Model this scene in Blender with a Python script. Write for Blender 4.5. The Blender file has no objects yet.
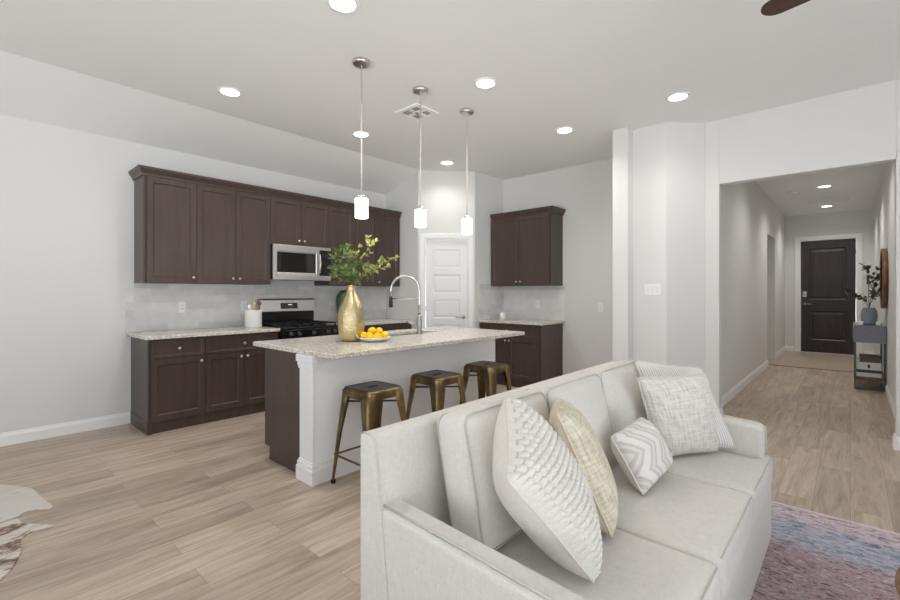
import bpy, bmesh, math, random
from mathutils import Vector, Matrix
random.seed(7)
C = bpy.context.scene.collection
SC = bpy.context.scene
PI = math.pi

# ------------------------------------------------------------------ camera
cam_d = bpy.data.cameras.new('camera'); cam = bpy.data.objects.new('camera', cam_d); C.objects.link(cam)
cam.location = (0, 0, 1.325); cam.rotation_euler = (PI/2, 0, math.radians(42-90))
cam_d.sensor_width = 36; cam_d.lens = 17.8; cam_d.shift_y = -7/900; cam_d.clip_start = 0.05
SC.camera = cam
# ------------------------------------------------------------------ world, daylight, exposure
W = bpy.data.worlds.new('world'); SC.world = W; W.use_nodes = True
# overcast daylight above, lower half made brighter to light the ceiling through the openings
_n = W.node_tree.nodes; _l = W.node_tree.links
_tc = _n.new('ShaderNodeTexCoord'); _sp = _n.new('ShaderNodeSeparateXYZ'); _rp = _n.new('ShaderNodeValToRGB')
_l.new(_tc.outputs['Generated'], _sp.inputs[0]); _mr = _n.new('ShaderNodeMapRange'); _mr.inputs[1].default_value = -1
_l.new(_sp.outputs[2], _mr.inputs[0]); _l.new(_mr.outputs[0], _rp.inputs[0]); _l.new(_rp.outputs[0], _n['Background'].inputs[0])
_rp.color_ramp.elements[0].position = .485; _rp.color_ramp.elements[0].color = (.93, .965, 1, 1)
_rp.color_ramp.elements[1].position = .515; _rp.color_ramp.elements[1].color = (.30, .33, .38, 1)
_n['Background'].inputs[1].default_value = 3.5
SC.view_settings.view_transform = 'Standard'; SC.view_settings.look = 'None'
SC.view_settings.gamma = 1; SC.view_settings.use_curve_mapping = False
SC.view_settings.exposure = 0.68
SC.cycles.diffuse_bounces = 7; SC.cycles.max_bounces = 14
SPOT_POWER = 31; HALL_POWER = 44; PENDANT_POWER = 2

# ------------------------------------------------------------------ materials
def srgb(r, g, b):
    f = lambda c: (c/255/12.92) if c <= 10 else ((c/255+.055)/1.055)**2.4
    return (f(r), f(g), f(b), 1)
class M:
    """small node-tree helper"""
    def __init__(s, name, col=(.8, .8, .8, 1), rough=.5, metal=0, spec=.5):
        s.m = bpy.data.materials.new(name); s.m.use_nodes = True
        s.t = s.m.node_tree; s.b = s.t.nodes['Principled BSDF']
        s.b.inputs['Base Color'].default_value = col; s.b.inputs['Roughness'].default_value = rough
        s.b.inputs['Metallic'].default_value = metal; s.b.inputs['Specular IOR Level'].default_value = spec
    def n(s, t, **k):
        x = s.t.nodes.new(t)
        for a, v in k.items():
            if a in x.inputs: x.inputs[a].default_value = v
            else: setattr(x, a, v)
        return x
    def l(s, a, ao, b, bi): s.t.links.new(a.outputs[ao], b.inputs[bi])
    def coord(s, kind='Object', scale=(1, 1, 1), rot=(0, 0, 0)):
        c = s.n('ShaderNodeTexCoord'); m = s.n('ShaderNodeMapping'); m.inputs['Scale'].default_value = scale
        m.inputs['Rotation'].default_value = rot; s.l(c, kind, m, 'Vector'); return m
    def ramp(s, src, out, stops):
        r = s.n('ShaderNodeValToRGB'); e = r.color_ramp.elements
        while len(e) < len(stops): e.new(.5)
        for i, (p, c) in enumerate(stops): e[i].position = p; e[i].color = c
        s.l(src, out, r, 'Fac'); return r
    def mix(s, fac, a, b, mode='MIX'):
        x = s.n('ShaderNodeMix'); x.data_type = 'RGBA'; x.blend_type = mode
        for v, i in ((fac, 0), (a, 6), (b, 7)):
            if isinstance(v, tuple) and hasattr(v[0], 'outputs'): s.t.links.new(v[0].outputs[v[1]], x.inputs[i])
            else: x.inputs[i].default_value = v
        return (x, 2)
    def color(s, p): s.t.links.new(p[0].outputs[p[1]], s.b.inputs['Base Color'])
    def bump(s, src, out, strength=.3, dist=.002):
        b = s.n('ShaderNodeBump'); b.inputs['Strength'].default_value = strength; b.inputs['Distance'].default_value = dist
        s.l(src, out, b, 'Height'); s.l(b, 'Normal', s.b, 'Normal')
def G(v): return (v, v, v, 1)

def paint(name, col, rough=.85, bscale=90, bst=.12):
    k = M(name, col, rough, 0, .25); c = k.coord(); t = k.n('ShaderNodeTexNoise', Scale=bscale, Detail=3.)
    k.l(c, 0, t, 0); k.bump(t, 0, bst, .003); return k.m
wall_m = paint('wall_paint', srgb(222, 222, 220))
ceil_m = paint('ceiling_paint', srgb(238, 239, 239), .9)
trim_m = M('white_trim', srgb(240, 240, 240), .4).m
door_m = M('white_door', srgb(233, 233, 234), .42).m
plastic_m = M('white_plastic', srgb(240, 240, 240), .35).m
island_m = paint('island_paint', srgb(248, 249, 250), .7)

k = M('plank_floor', rough=.42, spec=.35)
c = k.coord('Object')
br = k.n('ShaderNodeTexBrick', Scale=1., **{'Brick Width': 1.22, 'Row Height': .18, 'Mortar Size': .0012, 'Mortar Smooth': .2, 'Bias': 0.})
br.offset = .37; br.inputs['Color1'].default_value = G(0); br.inputs['Color2'].default_value = G(1); br.inputs['Mortar'].default_value = G(.5)
k.l(c, 0, br, 0)
c2 = k.coord('Object', (.9, 9, 1)); gn = k.n('ShaderNodeTexNoise', Scale=2.2, Detail=7., Roughness=.62, Distortion=.6)
add = k.n('ShaderNodeVectorMath'); add.operation = 'MULTIPLY_ADD'; add.inputs[1].default_value = (13, 7, 5)
k.l(br, 'Color', add, 0); k.l(c2, 0, add, 2); k.l(add, 0, gn, 0)
c3 = k.coord('Object', (4, 90, 1)); fn = k.n('ShaderNodeTexNoise', Scale=1.5, Detail=4., Roughness=.6); k.l(c3, 0, fn, 0)
wood = k.ramp(gn, 0, [(.30, srgb(158, 139, 121)), (.5, srgb(184, 167, 149)), (.72, srgb(202, 187, 170))])
pl = k.ramp(br, 'Color', [(0, G(.8)), (.5, G(.96)), (1, G(1.08))])
a = k.mix(1., (wood, 0), (pl, 0), 'MULTIPLY')
fr = k.ramp(fn, 0, [(.35, G(.88)), (.6, G(1.03))]); a = k.mix(.7, a, (fr, 0), 'MULTIPLY')
a = k.mix((br, 'Fac'), a, srgb(140, 122, 104)); k.color(a)
k.bump(gn, 0, .06, .002); floor_m = k.m
k = M('foyer_tile', srgb(192, 174, 156), .4); c = k.coord(); br = k.n('ShaderNodeTexBrick', Scale=1., **{'Brick Width': .6, 'Row Height': .3, 'Mortar Size': .004})
br.inputs['Color1'].default_value = srgb(184, 168, 150); br.inputs['Color2'].default_value = srgb(178, 162, 144); br.inputs['Mortar'].default_value = srgb(160, 145, 129)
k.l(c, 0, br, 0); k.color((br, 0)); foyer_m = k.m

def cabinet_mat(name, lo, hi, rough=.36):
    k = M(name, rough=rough, spec=.5); c = k.coord('Object', (6, 6, .7)); t = k.n('ShaderNodeTexNoise', Scale=3., Detail=6., Roughness=.6)
    k.l(c, 0, t, 0); r = k.ramp(t, 0, [(.3, lo), (.7, hi)]); k.color((r, 0)); k.bump(t, 0, .05, .001); return k.m
cab_m = cabinet_mat('espresso_wood', srgb(66, 53, 48), srgb(80, 65, 60))
cabin_m = M('cabinet_shadow_gap', srgb(26, 20, 18), .7).m
edoor_m = cabinet_mat('dark_door_wood', srgb(44, 36, 38), srgb(58, 48, 50), .4)
nickel_m = M('satin_nickel', srgb(205, 200, 194), .28, 1).m
chrome_m = M('brushed_chrome', srgb(190, 190, 190), .2, 1).m
k = M('stainless', srgb(200, 200, 201), .38, 1); c = k.coord('Object', (1, 60, 260)); t = k.n('ShaderNodeTexNoise', Scale=2., Detail=2.); k.l(c, 0, t, 0); k.bump(t, 0, .05, .001); steel_m = k.m
black_m = M('black_enamel', srgb(20, 20, 21), .22).m
iron_m = M('cast_iron', srgb(28, 28, 28), .6).m
glass_m = M('black_glass', srgb(16, 16, 18), .06, 0, .6).m
blackp_m = M('black_plastic', srgb(30, 30, 31), .4).m

k = M('granite', rough=.12, spec=.5); c = k.coord()
v1 = k.n('ShaderNodeTexVoronoi', Scale=95.); k.l(c, 0, v1, 0); nn = k.n('ShaderNodeTexNoise', Scale=38., Detail=5., Roughness=.7); k.l(c, 0, nn, 0)
r1 = k.ramp(nn, 0, [(.32, srgb(172, 163, 149)), (.45, srgb(200, 193, 181)), (.6, srgb(216, 211, 202)), (.72, srgb(228, 224, 217))])
sep = k.n('ShaderNodeSeparateColor'); k.l(v1, 'Color', sep, 0)
r2 = k.ramp(sep, 0, [(0, G(.45)), (.09, G(.55)), (.13, G(1)), (1, G(1))]); a = k.mix(.5, (r1, 0), (r2, 0), 'MULTIPLY')
r3 = k.ramp(sep, 1, [(.8, G(0)), (.86, G(1))]); a = k.mix((r3, 0), a, srgb(236, 232, 226)); k.color(a); granite_m = k.m

def tile_mat(name, rot):
    k = M(name, rough=.14, spec=.5); c = k.coord('Object', rot=rot)
    b = k.n('ShaderNodeTexBrick', Scale=1., **{'Brick Width': .305, 'Row Height': .0765, 'Mortar Size': .0016, 'Mortar Smooth': .3})
    b.inputs['Color1'].default_value = srgb(206, 206, 206); b.inputs['Color2'].default_value = srgb(228, 228, 227); b.inputs['Mortar'].default_value = srgb(216, 215, 212)
    k.l(c, 0, b, 0)
    t = k.n('ShaderNodeTexNoise', Scale=9., Detail=3.); k.l(c, 0, t, 0); r = k.ramp(t, 0, [(.3, G(.93)), (.7, G(1.04))])
    k.color(k.mix(1., (b, 0), (r, 0), 'MULTIPLY'))
    t2 = k.n('ShaderNodeTexNoise', Scale=14., Detail=2.); k.l(c, 0, t2, 0)
    ad = k.n('ShaderNodeMath'); ad.operation = 'MULTIPLY_ADD'; k.l(b, 'Fac', ad, 0); ad.inputs[1].default_value = -.35; k.l(t2, 0, ad, 2)
    k.bump(ad, 0, .45, .006); return k.m
tile_xz = tile_mat('glazed_tile_long', (PI/2, 0, 0))
tile_yz = tile_mat('glazed_tile_side', (PI/2, 0, PI/2))

def fabric(name, c1, c2, kind='Object', sx=(26, 26, 170), fine=320, bst=.2):
    k = M(name, rough=.95, spec=.15); c = k.coord(kind, sx); t = k.n('ShaderNodeTexNoise', Scale=1.4, Detail=4., Roughness=.6); k.l(c, 0, t, 0)
    c9 = k.coord(kind, (sx[2], sx[2], sx[0])); t9 = k.n('ShaderNodeTexNoise', Scale=1.1, Detail=3.); k.l(c9, 0, t9, 0)
    r = k.ramp(t, 0, [(.3, c1), (.7, c2)]); r9 = k.ramp(t9, 0, [(.35, G(.95)), (.65, G(1.02))]); k.color(k.mix(1., (r, 0), (r9, 0), 'MULTIPLY'))
    cb = k.coord(kind); f = k.n('ShaderNodeTexNoise', Scale=float(fine), Detail=2.); k.l(cb, 0, f, 0)
    ad = k.n('ShaderNodeMath'); ad.operation = 'ADD'; k.l(t, 0, ad, 0); k.l(f, 0, ad, 1); k.bump(ad, 0, bst, .002)
    k.b.inputs['Sheen Weight'].default_value = .15; return k.m
linen_m = fabric('cream_linen', srgb(209, 205, 197), srgb(218, 214, 206))
welt_m = fabric('cream_welt', srgb(192, 187, 178), srgb(202, 197, 188))
wool_m = fabric('ivory_wool', srgb(212, 208, 199), srgb(222, 218, 210), fine=140)
cotton_m = fabric('ivory_cotton', srgb(210, 205, 196), srgb(220, 215, 206))
tan_m = fabric('tan_cotton', srgb(204, 190, 171), srgb(214, 201, 184))

def weave(name, base, slub, back, n=34, amt=.5):
    k = M(name, rough=.95, spec=.15)
    ca = k.coord('UV', (n, 3.2, 1)); ta = k.n('ShaderNodeTexNoise', Scale=1.6, Detail=4., Roughness=.65); k.l(ca, 0, ta, 0)
    cb = k.coord('UV', (3.2, n*.9, 1)); tb = k.n('ShaderNodeTexNoise', Scale=1.6, Detail=4., Roughness=.65); k.l(cb, 0, tb, 0)
    ra = k.ramp(ta, 0, [(.38, G(0)), (.62, G(1))]); rb = k.ramp(tb, 0, [(.38, G(0)), (.62, G(1))])
    av = k.mix(.45, (ra, 0), (rb, 0)); rr = k.n('ShaderNodeValToRGB'); e = rr.color_ramp.elements; k.t.links.new(av[0].outputs[2], rr.inputs[0])
    e[0].position = .1; e[0].color = back; e[1].position = .9; e[1].color = slub; m_ = e.new(.5); m_.color = base
    k.color(k.mix(amt, base, (rr, 0)))
    ad = k.n('ShaderNodeMath'); ad.operation = 'ADD'; k.l(ta, 0, ad, 0); k.l(tb, 0, ad, 1); k.bump(ad, 0, .6, .004); return k.m
beige_weave_m = weave('beige_slub_weave', srgb(206, 198, 178), srgb(226, 221, 206), srgb(174, 162, 138), 30, .75)
grey_weave_m = weave('grey_slub_weave', srgb(217, 212, 202), srgb(232, 229, 223), srgb(184, 182, 179), 28, .8)

k = M('chevron_print', rough=.95, spec=.15); c = k.coord('UV', (1, 1, 1)); sx = k.n('ShaderNodeSeparateXYZ'); k.l(c, 0, sx, 0)
def math1(op, a, b=None, c_=None):
    x = k.n('ShaderNodeMath'); x.operation = op
    for i, v in enumerate((a, b, c_)):
        if v is None: continue
        if isinstance(v, tuple): k.t.links.new(v[0].outputs[v[1]], x.inputs[i])
        else: x.inputs[i].default_value = v
    return (x, 0)
zig = math1('PINGPONG', math1('MULTIPLY', (sx, 1), 1.0), .3)
wv = math1('FRACT', math1('ADD', math1('MULTIPLY', (sx, 0), 3.6), math1('MULTIPLY', zig, 2.6)))
nz = k.n('ShaderNodeTexNoise', Scale=14., Detail=3.); k.l(c, 0, nz, 0)
wv = math1('FRACT', math1('ADD', wv, math1('MULTIPLY', (nz, 0), .12)))
r = k.ramp(wv[0], 0, [(0, srgb(226, 223, 218)), (.3, srgb(226, 223, 218)), (.38, srgb(200, 195, 187)), (.52, srgb(205, 200, 192)), (.6, srgb(224, 221, 215)), (.7, srgb(214, 209, 200)), (.84, srgb(194, 189, 181)), (.93, srgb(226, 224, 220))])
k.color((r, 0)); k.bump(wv[0], 0, .25, .003); chevron_m = k.m

k = M('ribbed_stripe', rough=.95, spec=.15); c = k.coord('UV', (1, 1, 1)); wv_ = k.n('ShaderNodeTexWave', Scale=9.); wv_.bands_direction = 'X'; k.l(c, 0, wv_, 0)
cn = k.coord('UV', (22, 22, 1)); tn = k.n('ShaderNodeTexChecker', Scale=3.); k.l(cn, 0, tn, 0)
r = k.ramp(wv_, 0, [(.3, srgb(214, 208, 198)), (.5, srgb(240, 239, 236))]); r2 = k.ramp(tn, 'Fac', [(0, G(.93)), (1, G(1))])
k.color(k.mix(.6, (r, 0), (r2, 0), 'MULTIPLY')); k.bump(wv_, 0, .5, .006); stripe_m = k.m

k = M('distressed_rug', rough=1, spec=.05); c = k.coord('Object'); sx = k.n('ShaderNodeSeparateXYZ'); k.l(c, 0, sx, 0)
cw = k.coord('Object', (24, 9, 1), (0, 0, .25)); t1 = k.n('ShaderNodeTexNoise', Scale=1.6, Detail=8., Roughness=.72, Distortion=.8); k.l(cw, 0, t1, 0)
cx = k.coord('Object', (26, 11, 1), (0, 0, -.3)); t2 = k.n('ShaderNodeTexNoise', Scale=1.4, Detail=6., Roughness=.75, Distortion=1.2); k.l(cx, 0, t2, 0)
cy = k.coord('Object', (40, 16, 1), (0, 0, .1)); t3 = k.n('ShaderNodeTexNoise', Scale=1., Detail=5., Roughness=.8); k.l(cy, 0, t3, 0)
field = k.ramp(t1, 0, [(.33, srgb(78, 72, 90)), (.42, srgb(146, 112, 114)), (.47, srgb(186, 172, 176)), (.53, srgb(160, 122, 120)), (.58, srgb(150, 146, 162)), (.66, srgb(204, 198, 200))])
blue = k.ramp(t1, 0, [(.34, srgb(84, 86, 106)), (.45, srgb(140, 150, 168)), (.52, srgb(172, 178, 190)), (.58, srgb(176, 160, 168)), (.68, srgb(198, 198, 204))])
edge = k.ramp(t1, 0, [(.36, srgb(110, 98, 112)), (.46, srgb(186, 164, 168)), (.55, srgb(206, 198, 200)), (.66, srgb(160, 140, 156))])
wob = k.n('ShaderNodeMath'); wob.operation = 'MULTIPLY_ADD'; k.l(t2, 0, wob, 0); wob.inputs[1].default_value = .34; k.l(sx, 0, wob, 2)
def step(a0, a1):
    r = k.n('ShaderNodeMapRange'); k.l(wob, 0, r, 0); r.inputs[1].default_value = a0; r.inputs[2].default_value = a1; return (r, 0)
a = k.mix(step(1.02, 1.14), (field, 0), (blue, 0)); a = k.mix(step(1.38, 1.46), a, (edge, 0))
dk = k.ramp(t2, 0, [(.38, G(.25)), (.46, G(1))]); a = k.mix(.8, a, (dk, 0), 'MULTIPLY')
lt = k.ramp(t3, 0, [(.54, G(0)), (.64, G(.8))]); a = k.mix((lt, 0), a, srgb(206, 200, 204)); k.color(a)
k.bump(t3, 0, .4, .004); rug_m = k.m
rugedge_m = fabric('rug_binding', srgb(200, 188, 190), srgb(214, 204, 206))

k = M('cowhide_hair', rough=.85, spec=.15); c = k.coord('Object'); t = k.n('ShaderNodeTexNoise', Scale=2.6, Detail=6., Roughness=.6, Distortion=1.); 
mp = k.coord('Object', (1.3, 2.4, 1), (0, 0, .5)); k.l(mp, 0, t, 0)
ts = k.n('ShaderNodeTexNoise', Scale=1., Detail=6., Roughness=.7); mp2 = k.coord('Object', (14, 60, 1), (0, 0, -.35)); k.l(mp2, 0, ts, 0)
ad = k.n('ShaderNodeMath'); ad.operation = 'MULTIPLY_ADD'; k.l(ts, 0, ad, 0); ad.inputs[1].default_value = .5; k.l(t, 0, ad, 2)
sx = k.n('ShaderNodeSeparateXYZ'); k.l(c, 0, sx, 0)
pm = k.n('ShaderNodeMapRange'); k.l(sx, 1, pm, 0); pm.inputs[1].default_value = .02; pm.inputs[2].default_value = -.3; pm.inputs[3].default_value = .12; pm.inputs[4].default_value = -.06
ad2 = k.n('ShaderNodeMath'); ad2.operation = 'ADD'; k.l(ad, 0, ad2, 0); k.l(pm, 0, ad2, 1)
r = k.ramp(ad2, 0, [(.54, srgb(72, 60, 54)), (.64, srgb(118, 102, 92)), (.69, srgb(176, 158, 142)), (.76, srgb(206, 202, 195)), (.95, srgb(199, 194, 187))]); k.color((r, 0)); k.bump(ts, 0, .4, .003); hide_m = k.m

k = M('antique_brass', rough=.34, metal=1); c = k.coord('Object', (3, 3, 3)); t = k.n('ShaderNodeTexNoise', Scale=2.5, Detail=4.); k.l(c, 0, t, 0)
r = k.ramp(t, 0, [(.3, srgb(92, 78, 58)), (.7, srgb(148, 128, 90))]); k.color((r, 0)); brass_m = k.m
brass_dk = M('dark_bronze_seat', srgb(74, 66, 62), .38, .8).m
k = M('hammered_gold', srgb(206, 190, 148), .26, 1); c = k.coord('Object'); v = k.n('ShaderNodeTexVoronoi', Scale=80.); k.l(c, 0, v, 0); k.bump(v, 0, .55, .005); gold_m = k.m
lemon_m = paint('lemon_skin', srgb(244, 200, 34), .45, 160, .3)
ceramic_m = M('white_ceramic', srgb(240, 240, 238), .18).m
bluevase_m = paint('blue_grey_ceramic', srgb(142, 150, 166), .55, 60, .2)
green_m = M('dark_green_glaze', srgb(66, 84, 64), .35).m
stem_m = M('twig', srgb(112, 92, 72), .8).m
def leaf(name, a, b):
    k = M(name, rough=.5); c = k.coord('Object', (9, 9, 9)); t = k.n('ShaderNodeTexNoise', Scale=2.); k.l(c, 0, t, 0); r = k.ramp(t, 0, [(.35, a), (.65, b)]); k.color((r, 0))
    k.b.inputs['Subsurface Weight'].default_value = 0; return k.m
leaf_lt = leaf('leaf_light', srgb(128, 140, 62), srgb(186, 190, 118))
leaf_md = leaf('leaf_mid', srgb(70, 104, 48), srgb(142, 160, 92))
leaf_dk = leaf('leaf_dark', srgb(40, 56, 36), srgb(78, 92, 58))
k = M('console_wood', rough=.6); c = k.coord('Object', (3, 30, 30)); t = k.n('ShaderNodeTexNoise', Scale=2., Detail=5.); k.l(c, 0, t, 0); r = k.ramp(t, 0, [(.3, srgb(118, 120, 134)), (.7, srgb(148, 150, 162))]); k.color((r, 0)); consol_m = k.m
k = M('walnut', rough=.45); c = k.coord('Object', (30, 30, 3)); t = k.n('ShaderNodeTexNoise', Scale=1., Detail=5.); k.l(c, 0, t, 0); r = k.ramp(t, 0, [(.3, srgb(96, 68, 44)), (.7, srgb(146, 108, 72))]); k.color((r, 0)); walnut_m = k.m
k = M('fan_blade_wood', rough=.45); c = k.coord('Object', (30, 3, 3)); t = k.n('ShaderNodeTexNoise', Scale=1., Detail=5.); k.l(c, 0, t, 0); r = k.ramp(t, 0, [(.3, srgb(60, 44, 39)), (.7, srgb(82, 60, 52))]); k.color((r, 0)); fan_m = k.m
gun_m = M('grey_metal', srgb(96, 98, 106), .45, .7).m
mirror_m = M('mirror_glass', srgb(225, 225, 225), .02, 1).m
paper_m = M('book_pages', srgb(232, 228, 220), .8).m
def flat(name, c, r=.6): return M(name, c, r).m
def emit(name, col, st):
    k = M(name, G(.9)); k.b.inputs['Emission Color'].default_value = col; k.b.inputs['Emission Strength'].default_value = st; return k.m
glow_m = emit('lamp_glow', (1, .97, .92, 1), 5.); shade_m = emit('lit_opal_glass', (1, .96, .9, 1), .9)
disp_m = emit('range_display_digits', (.55, .85, 1, 1), .8)

# ------------------------------------------------------------------ mesh helpers
def box(bm, x0, x1, y0, y1, z0, z1):
    v = [bm.verts.new(p) for p in ((x0, y0, z0), (x1, y0, z0), (x1, y1, z0), (x0, y1, z0), (x0, y0, z1), (x1, y0, z1), (x1, y1, z1), (x0, y1, z1))]
    for f in ((3, 2, 1, 0), (4, 5, 6, 7), (0, 1, 5, 4), (1, 2, 6, 5), (2, 3, 7, 6), (3, 0, 4, 7)): bm.faces.new([v[i] for i in f])
    return bm
def B(*a):
    bm = bmesh.new()
    if a: box(bm, *a)
    return bm
def prism(bm, pts, z0, z1):
    a = [bm.verts.new((x, y, z0)) for x, y in pts]; b = [bm.verts.new((x, y, z1)) for x, y in pts]; n = len(pts)
    bm.faces.new(a[::-1]); bm.faces.new(b)
    for i in range(n): bm.faces.new((a[i], a[(i+1) % n], b[(i+1) % n], b[i]))
    return bm
def extrude_x(bm, prof, x0, x1):
    """closed (y,z) profile swept along x"""
    a = [bm.verts.new((x0, y, z)) for y, z in prof]; b = [bm.verts.new((x1, y, z)) for y, z in prof]; n = len(prof)
    bm.faces.new(a); bm.faces.new(b[::-1])
    for i in range(n): bm.faces.new((a[i], b[i], b[(i+1) % n], a[(i+1) % n]))
    return bm
def lathe(bm, prof, c=(0, 0, 0), n=32, cap=True, sx=1, sy=1):
    rings = []
    for r, z in prof:
        rings.append([bm.verts.new((c[0]+sx*r*math.cos(2*PI*i/n), c[1]+sy*r*math.sin(2*PI*i/n), c[2]+z)) for i in range(n)])
    for a, b in zip(rings, rings[1:]):
        for i in range(n): bm.faces.new((a[i], a[(i+1) % n], b[(i+1) % n], b[i]))
    if cap:
        bm.faces.new(rings[0][::-1]); bm.faces.new(rings[-1])
    return bm
def tube(bm, pts, r, n=8, closed=False):
    pts = [Vector(p) for p in pts]; m = len(pts); rings = []; nrm = None
    rr = r if isinstance(r, (list, tuple)) else [r]*m
    for i, p in enumerate(pts):
        if closed: t = pts[(i+1) % m]-pts[i-1]
        else: t = pts[min(i+1, m-1)]-pts[max(i-1, 0)]
        t.normalize()
        if nrm is None:
            nrm = t.orthogonal().normalized()
        else:
            nrm = (nrm-t*nrm.dot(t)).normalized()
        b = t.cross(nrm)
        rings.append([bm.verts.new(p+rr[i]*(math.cos(2*PI*k/n)*nrm+math.sin(2*PI*k/n)*b)) for k in range(n)])
    for a, b in zip(rings, rings[1:]+([rings[0]] if closed else [])):
        for i in range(n): bm.faces.new((a[i], a[(i+1) % n], b[(i+1) % n], b[i]))
    if not closed: bm.faces.new(rings[0][::-1]); bm.faces.new(rings[-1])
    return bm
def ball(bm, c, r, s=(1, 1, 1), seg=16):
    bmesh.ops.create_uvsphere(bm, u_segments=seg, v_segments=max(6, seg//2), radius=r, matrix=Matrix.Translation(c) @ Matrix.Diagonal((*s, 1)))
    return bm
def obj(name, bm, mat, parent=None, loc=(0, 0, 0), rotz=0, smooth=False, bevel=0, seg=2, world=False):
    if world and parent is not None:
        p = parent
        while p.parent: p = p.parent
        bmesh.ops.translate(bm, verts=bm.verts, vec=-Vector(p.location))
    elif world:
        bmesh.ops.translate(bm, verts=bm.verts, vec=-Vector(loc))
    bmesh.ops.recalc_face_normals(bm, faces=bm.faces)
    me = bpy.data.meshes.new(name); bm.to_mesh(me); bm.free()
    me.materials.append(mat)
    if smooth:
        for p in me.polygons: p.use_smooth = True
    o = bpy.data.objects.new(name, me); C.objects.link(o)
    if parent is not None: o.parent = parent
    else: o.location = loc; o.rotation_euler = (0, 0, rotz)
    if bevel:
        b = o.modifiers.new('edge', 'BEVEL'); b.width = bevel; b.segments = seg; b.limit_method = 'ANGLE'; b.angle_limit = .6
    if smooth == 'auto':
        for p in me.polygons: p.use_smooth = False
    return o
def tag(o, label, cat, group=None, kind=None):
    o['label'] = label; o['category'] = cat
    if group: o['group'] = group
    if kind: o['kind'] = kind
    return o
def thing(name, label, cat, loc=(0, 0, 0), rotz=0, group=None):
    o = bpy.data.objects.new(name, None); C.objects.link(o); o.empty_display_size = .1
    o.location = loc; o.rotation_euler = (0, 0, rotz); return tag(o, label, cat, group)
def struct(name, bm, mat, bevel=0, parent=None, smooth=False):
    o = obj(name, bm, mat, parent, bevel=bevel, smooth=smooth); o['kind'] = 'structure'; return o
def copy_tree(o, parent=None):
    c = o.copy(); C.objects.link(c)
    if parent is not None: c.parent = parent
    for ch in [x for x in o.children]: copy_tree(ch, c)
    return c
def dup(o, loc, label=None, group=None, rotz=None):
    c = copy_tree(o); c.location = loc
    if rotz is not None: c.rotation_euler = (0, 0, rotz)
    if label: c['label'] = label
    if group: c['group'] = group
    return c

# ------------------------------------------------------------------ room shell
CZ = 3.13; KY = 5.46; BX = 5.87; RX = 5.32; HZ = 3.08; HL = 1.125; HR = -.36; EX = 12.75
struct('floor', B(-3.0, 10.05, -2.8, KY+.12, -.08, 0), floor_m)
struct('floor_foyer', B(10.05, EX+.12, -.6, 2.4, -.08, 0), foyer_m)
struct('trim_1', B(10.02, 10.07, HR, HL, 0, .006), flat('threshold_strip', srgb(120, 100, 84)))
bm = B(-3.0, 6.05, -2.8, 4.70, CZ, CZ+.1)
extrude_x(bm, [(4.70, CZ), (KY+.12, 2.83), (KY+.12, 2.93), (4.70, CZ+.1)], -3.0, 4.67)
box(bm, 4.67, 6.05, 4.70, KY+.12, CZ, CZ+.1)
struct('ceiling', bm, ceil_m)
bm = B(RX+.12, EX+.12, -.6, 1.26, HZ, HZ+.04); box(bm, 9.7, 11.1, 1.26, 2.4, HZ, HZ+.04)
struct('ceiling_hallway', bm, ceil_m)
struct('wall_left', B(-3.0, 4.67, KY, KY+.12, 0, 2.87), wall_m)
bm = B(-3.12, -3.0, -2.8, -1.2, 0, CZ); box(bm, -3.12, -3.0, -1.2, 3.2, 2.1, CZ); box(bm, -3.12, -3.0, 3.2, KY, 0, CZ); box(bm, -3.12, -3.0, -1.2, 3.2, 0, .3)
struct('wall_unseen_side', bm, wall_m)  # out-of-view wall, added to cut the light falling on the right wall
bm = B(-3.0, -2.4, -2.8, -2.68, 0, CZ); box(bm, -2.4, 2.4, -2.8, -2.68, 2.35, CZ); box(bm, 2.4, RX, -2.8, -2.68, 0, CZ)
struct('wall_unseen_rear', bm, wall_m)  # unseen wall added to block daylight near the right wall, opening sized for light
struct('wall_pantry_side', B(4.55, 4.67, 4.73, KY, 0, CZ), wall_m)
# diagonal pantry wall with door opening: local frame, x along the wall, front facing local -y
DA = Vector((4.55, 4.73)); DB = Vector((5.145, 4.135)); DL = (DB-DA).length
D0, D1, DH = DL/2-.325, DL/2+.325, 2.13
def diag(bm):
    bmesh.ops.transform(bm, matrix=Matrix.Translation((DA.x, DA.y, 0)) @ Matrix.Rotation(-PI/4, 4, 'Z'), verts=bm.verts); return bm
bm = B(0, D0, 0, .11, 0, CZ); box(bm, D1, DL, 0, .11, 0, CZ); box(bm, D0, D1, 0, .11, DH, CZ)
struct('wall_pantry_front', diag(bm), wall_m)
struct('wall_pantry_return', B(5.145, BX+.12, 4.135, 4.255, 0, CZ), wall_m)
struct('wall_back', B(BX, BX+.12, 1.70, 4.135, 0, CZ), wall_m)
struct('wall_stub', B(4.877, BX, 1.794, 1.966, 0, CZ), wall_m, .006)
struct('wall_corner', prism(B(), [(5.023, 1.794), (5.023, 1.446), (RX, 1.149), (RX+.12, 1.149), (RX+.12, 1.794)], 0, CZ), wall_m)
OY0, OY1, OZ = -.285, 1.018, 2.46
bm = B(RX, RX+.12, -2.8, OY0, 0, CZ); box(bm, RX, RX+.12, OY1, 1.149, 0, CZ); box(bm, RX, RX+.12, OY0, OY1, OZ, CZ)
struct('wall_right', bm, wall_m, .005)
HX0, HX1, HH = 9.85, 10.95, 2.40
bm = B(RX+.12, HX0, HL, HL+.13, 0, HZ); box(bm, HX1, EX, HL, HL+.13, 0, HZ); box(bm, HX0, HX1, HL, HL+.13, HH, HZ)
box(bm, HX0-.1, HX0-.02, HL+.13, 2.4, 0, HZ); box(bm, HX1+.02, HX1+.1, HL+.13, 2.4, 0, HZ); box(bm, HX0-.1, HX1+.1, 2.32, 2.4, 0, HZ)
struct('wall_hallway_left', bm, wall_m)
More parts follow.
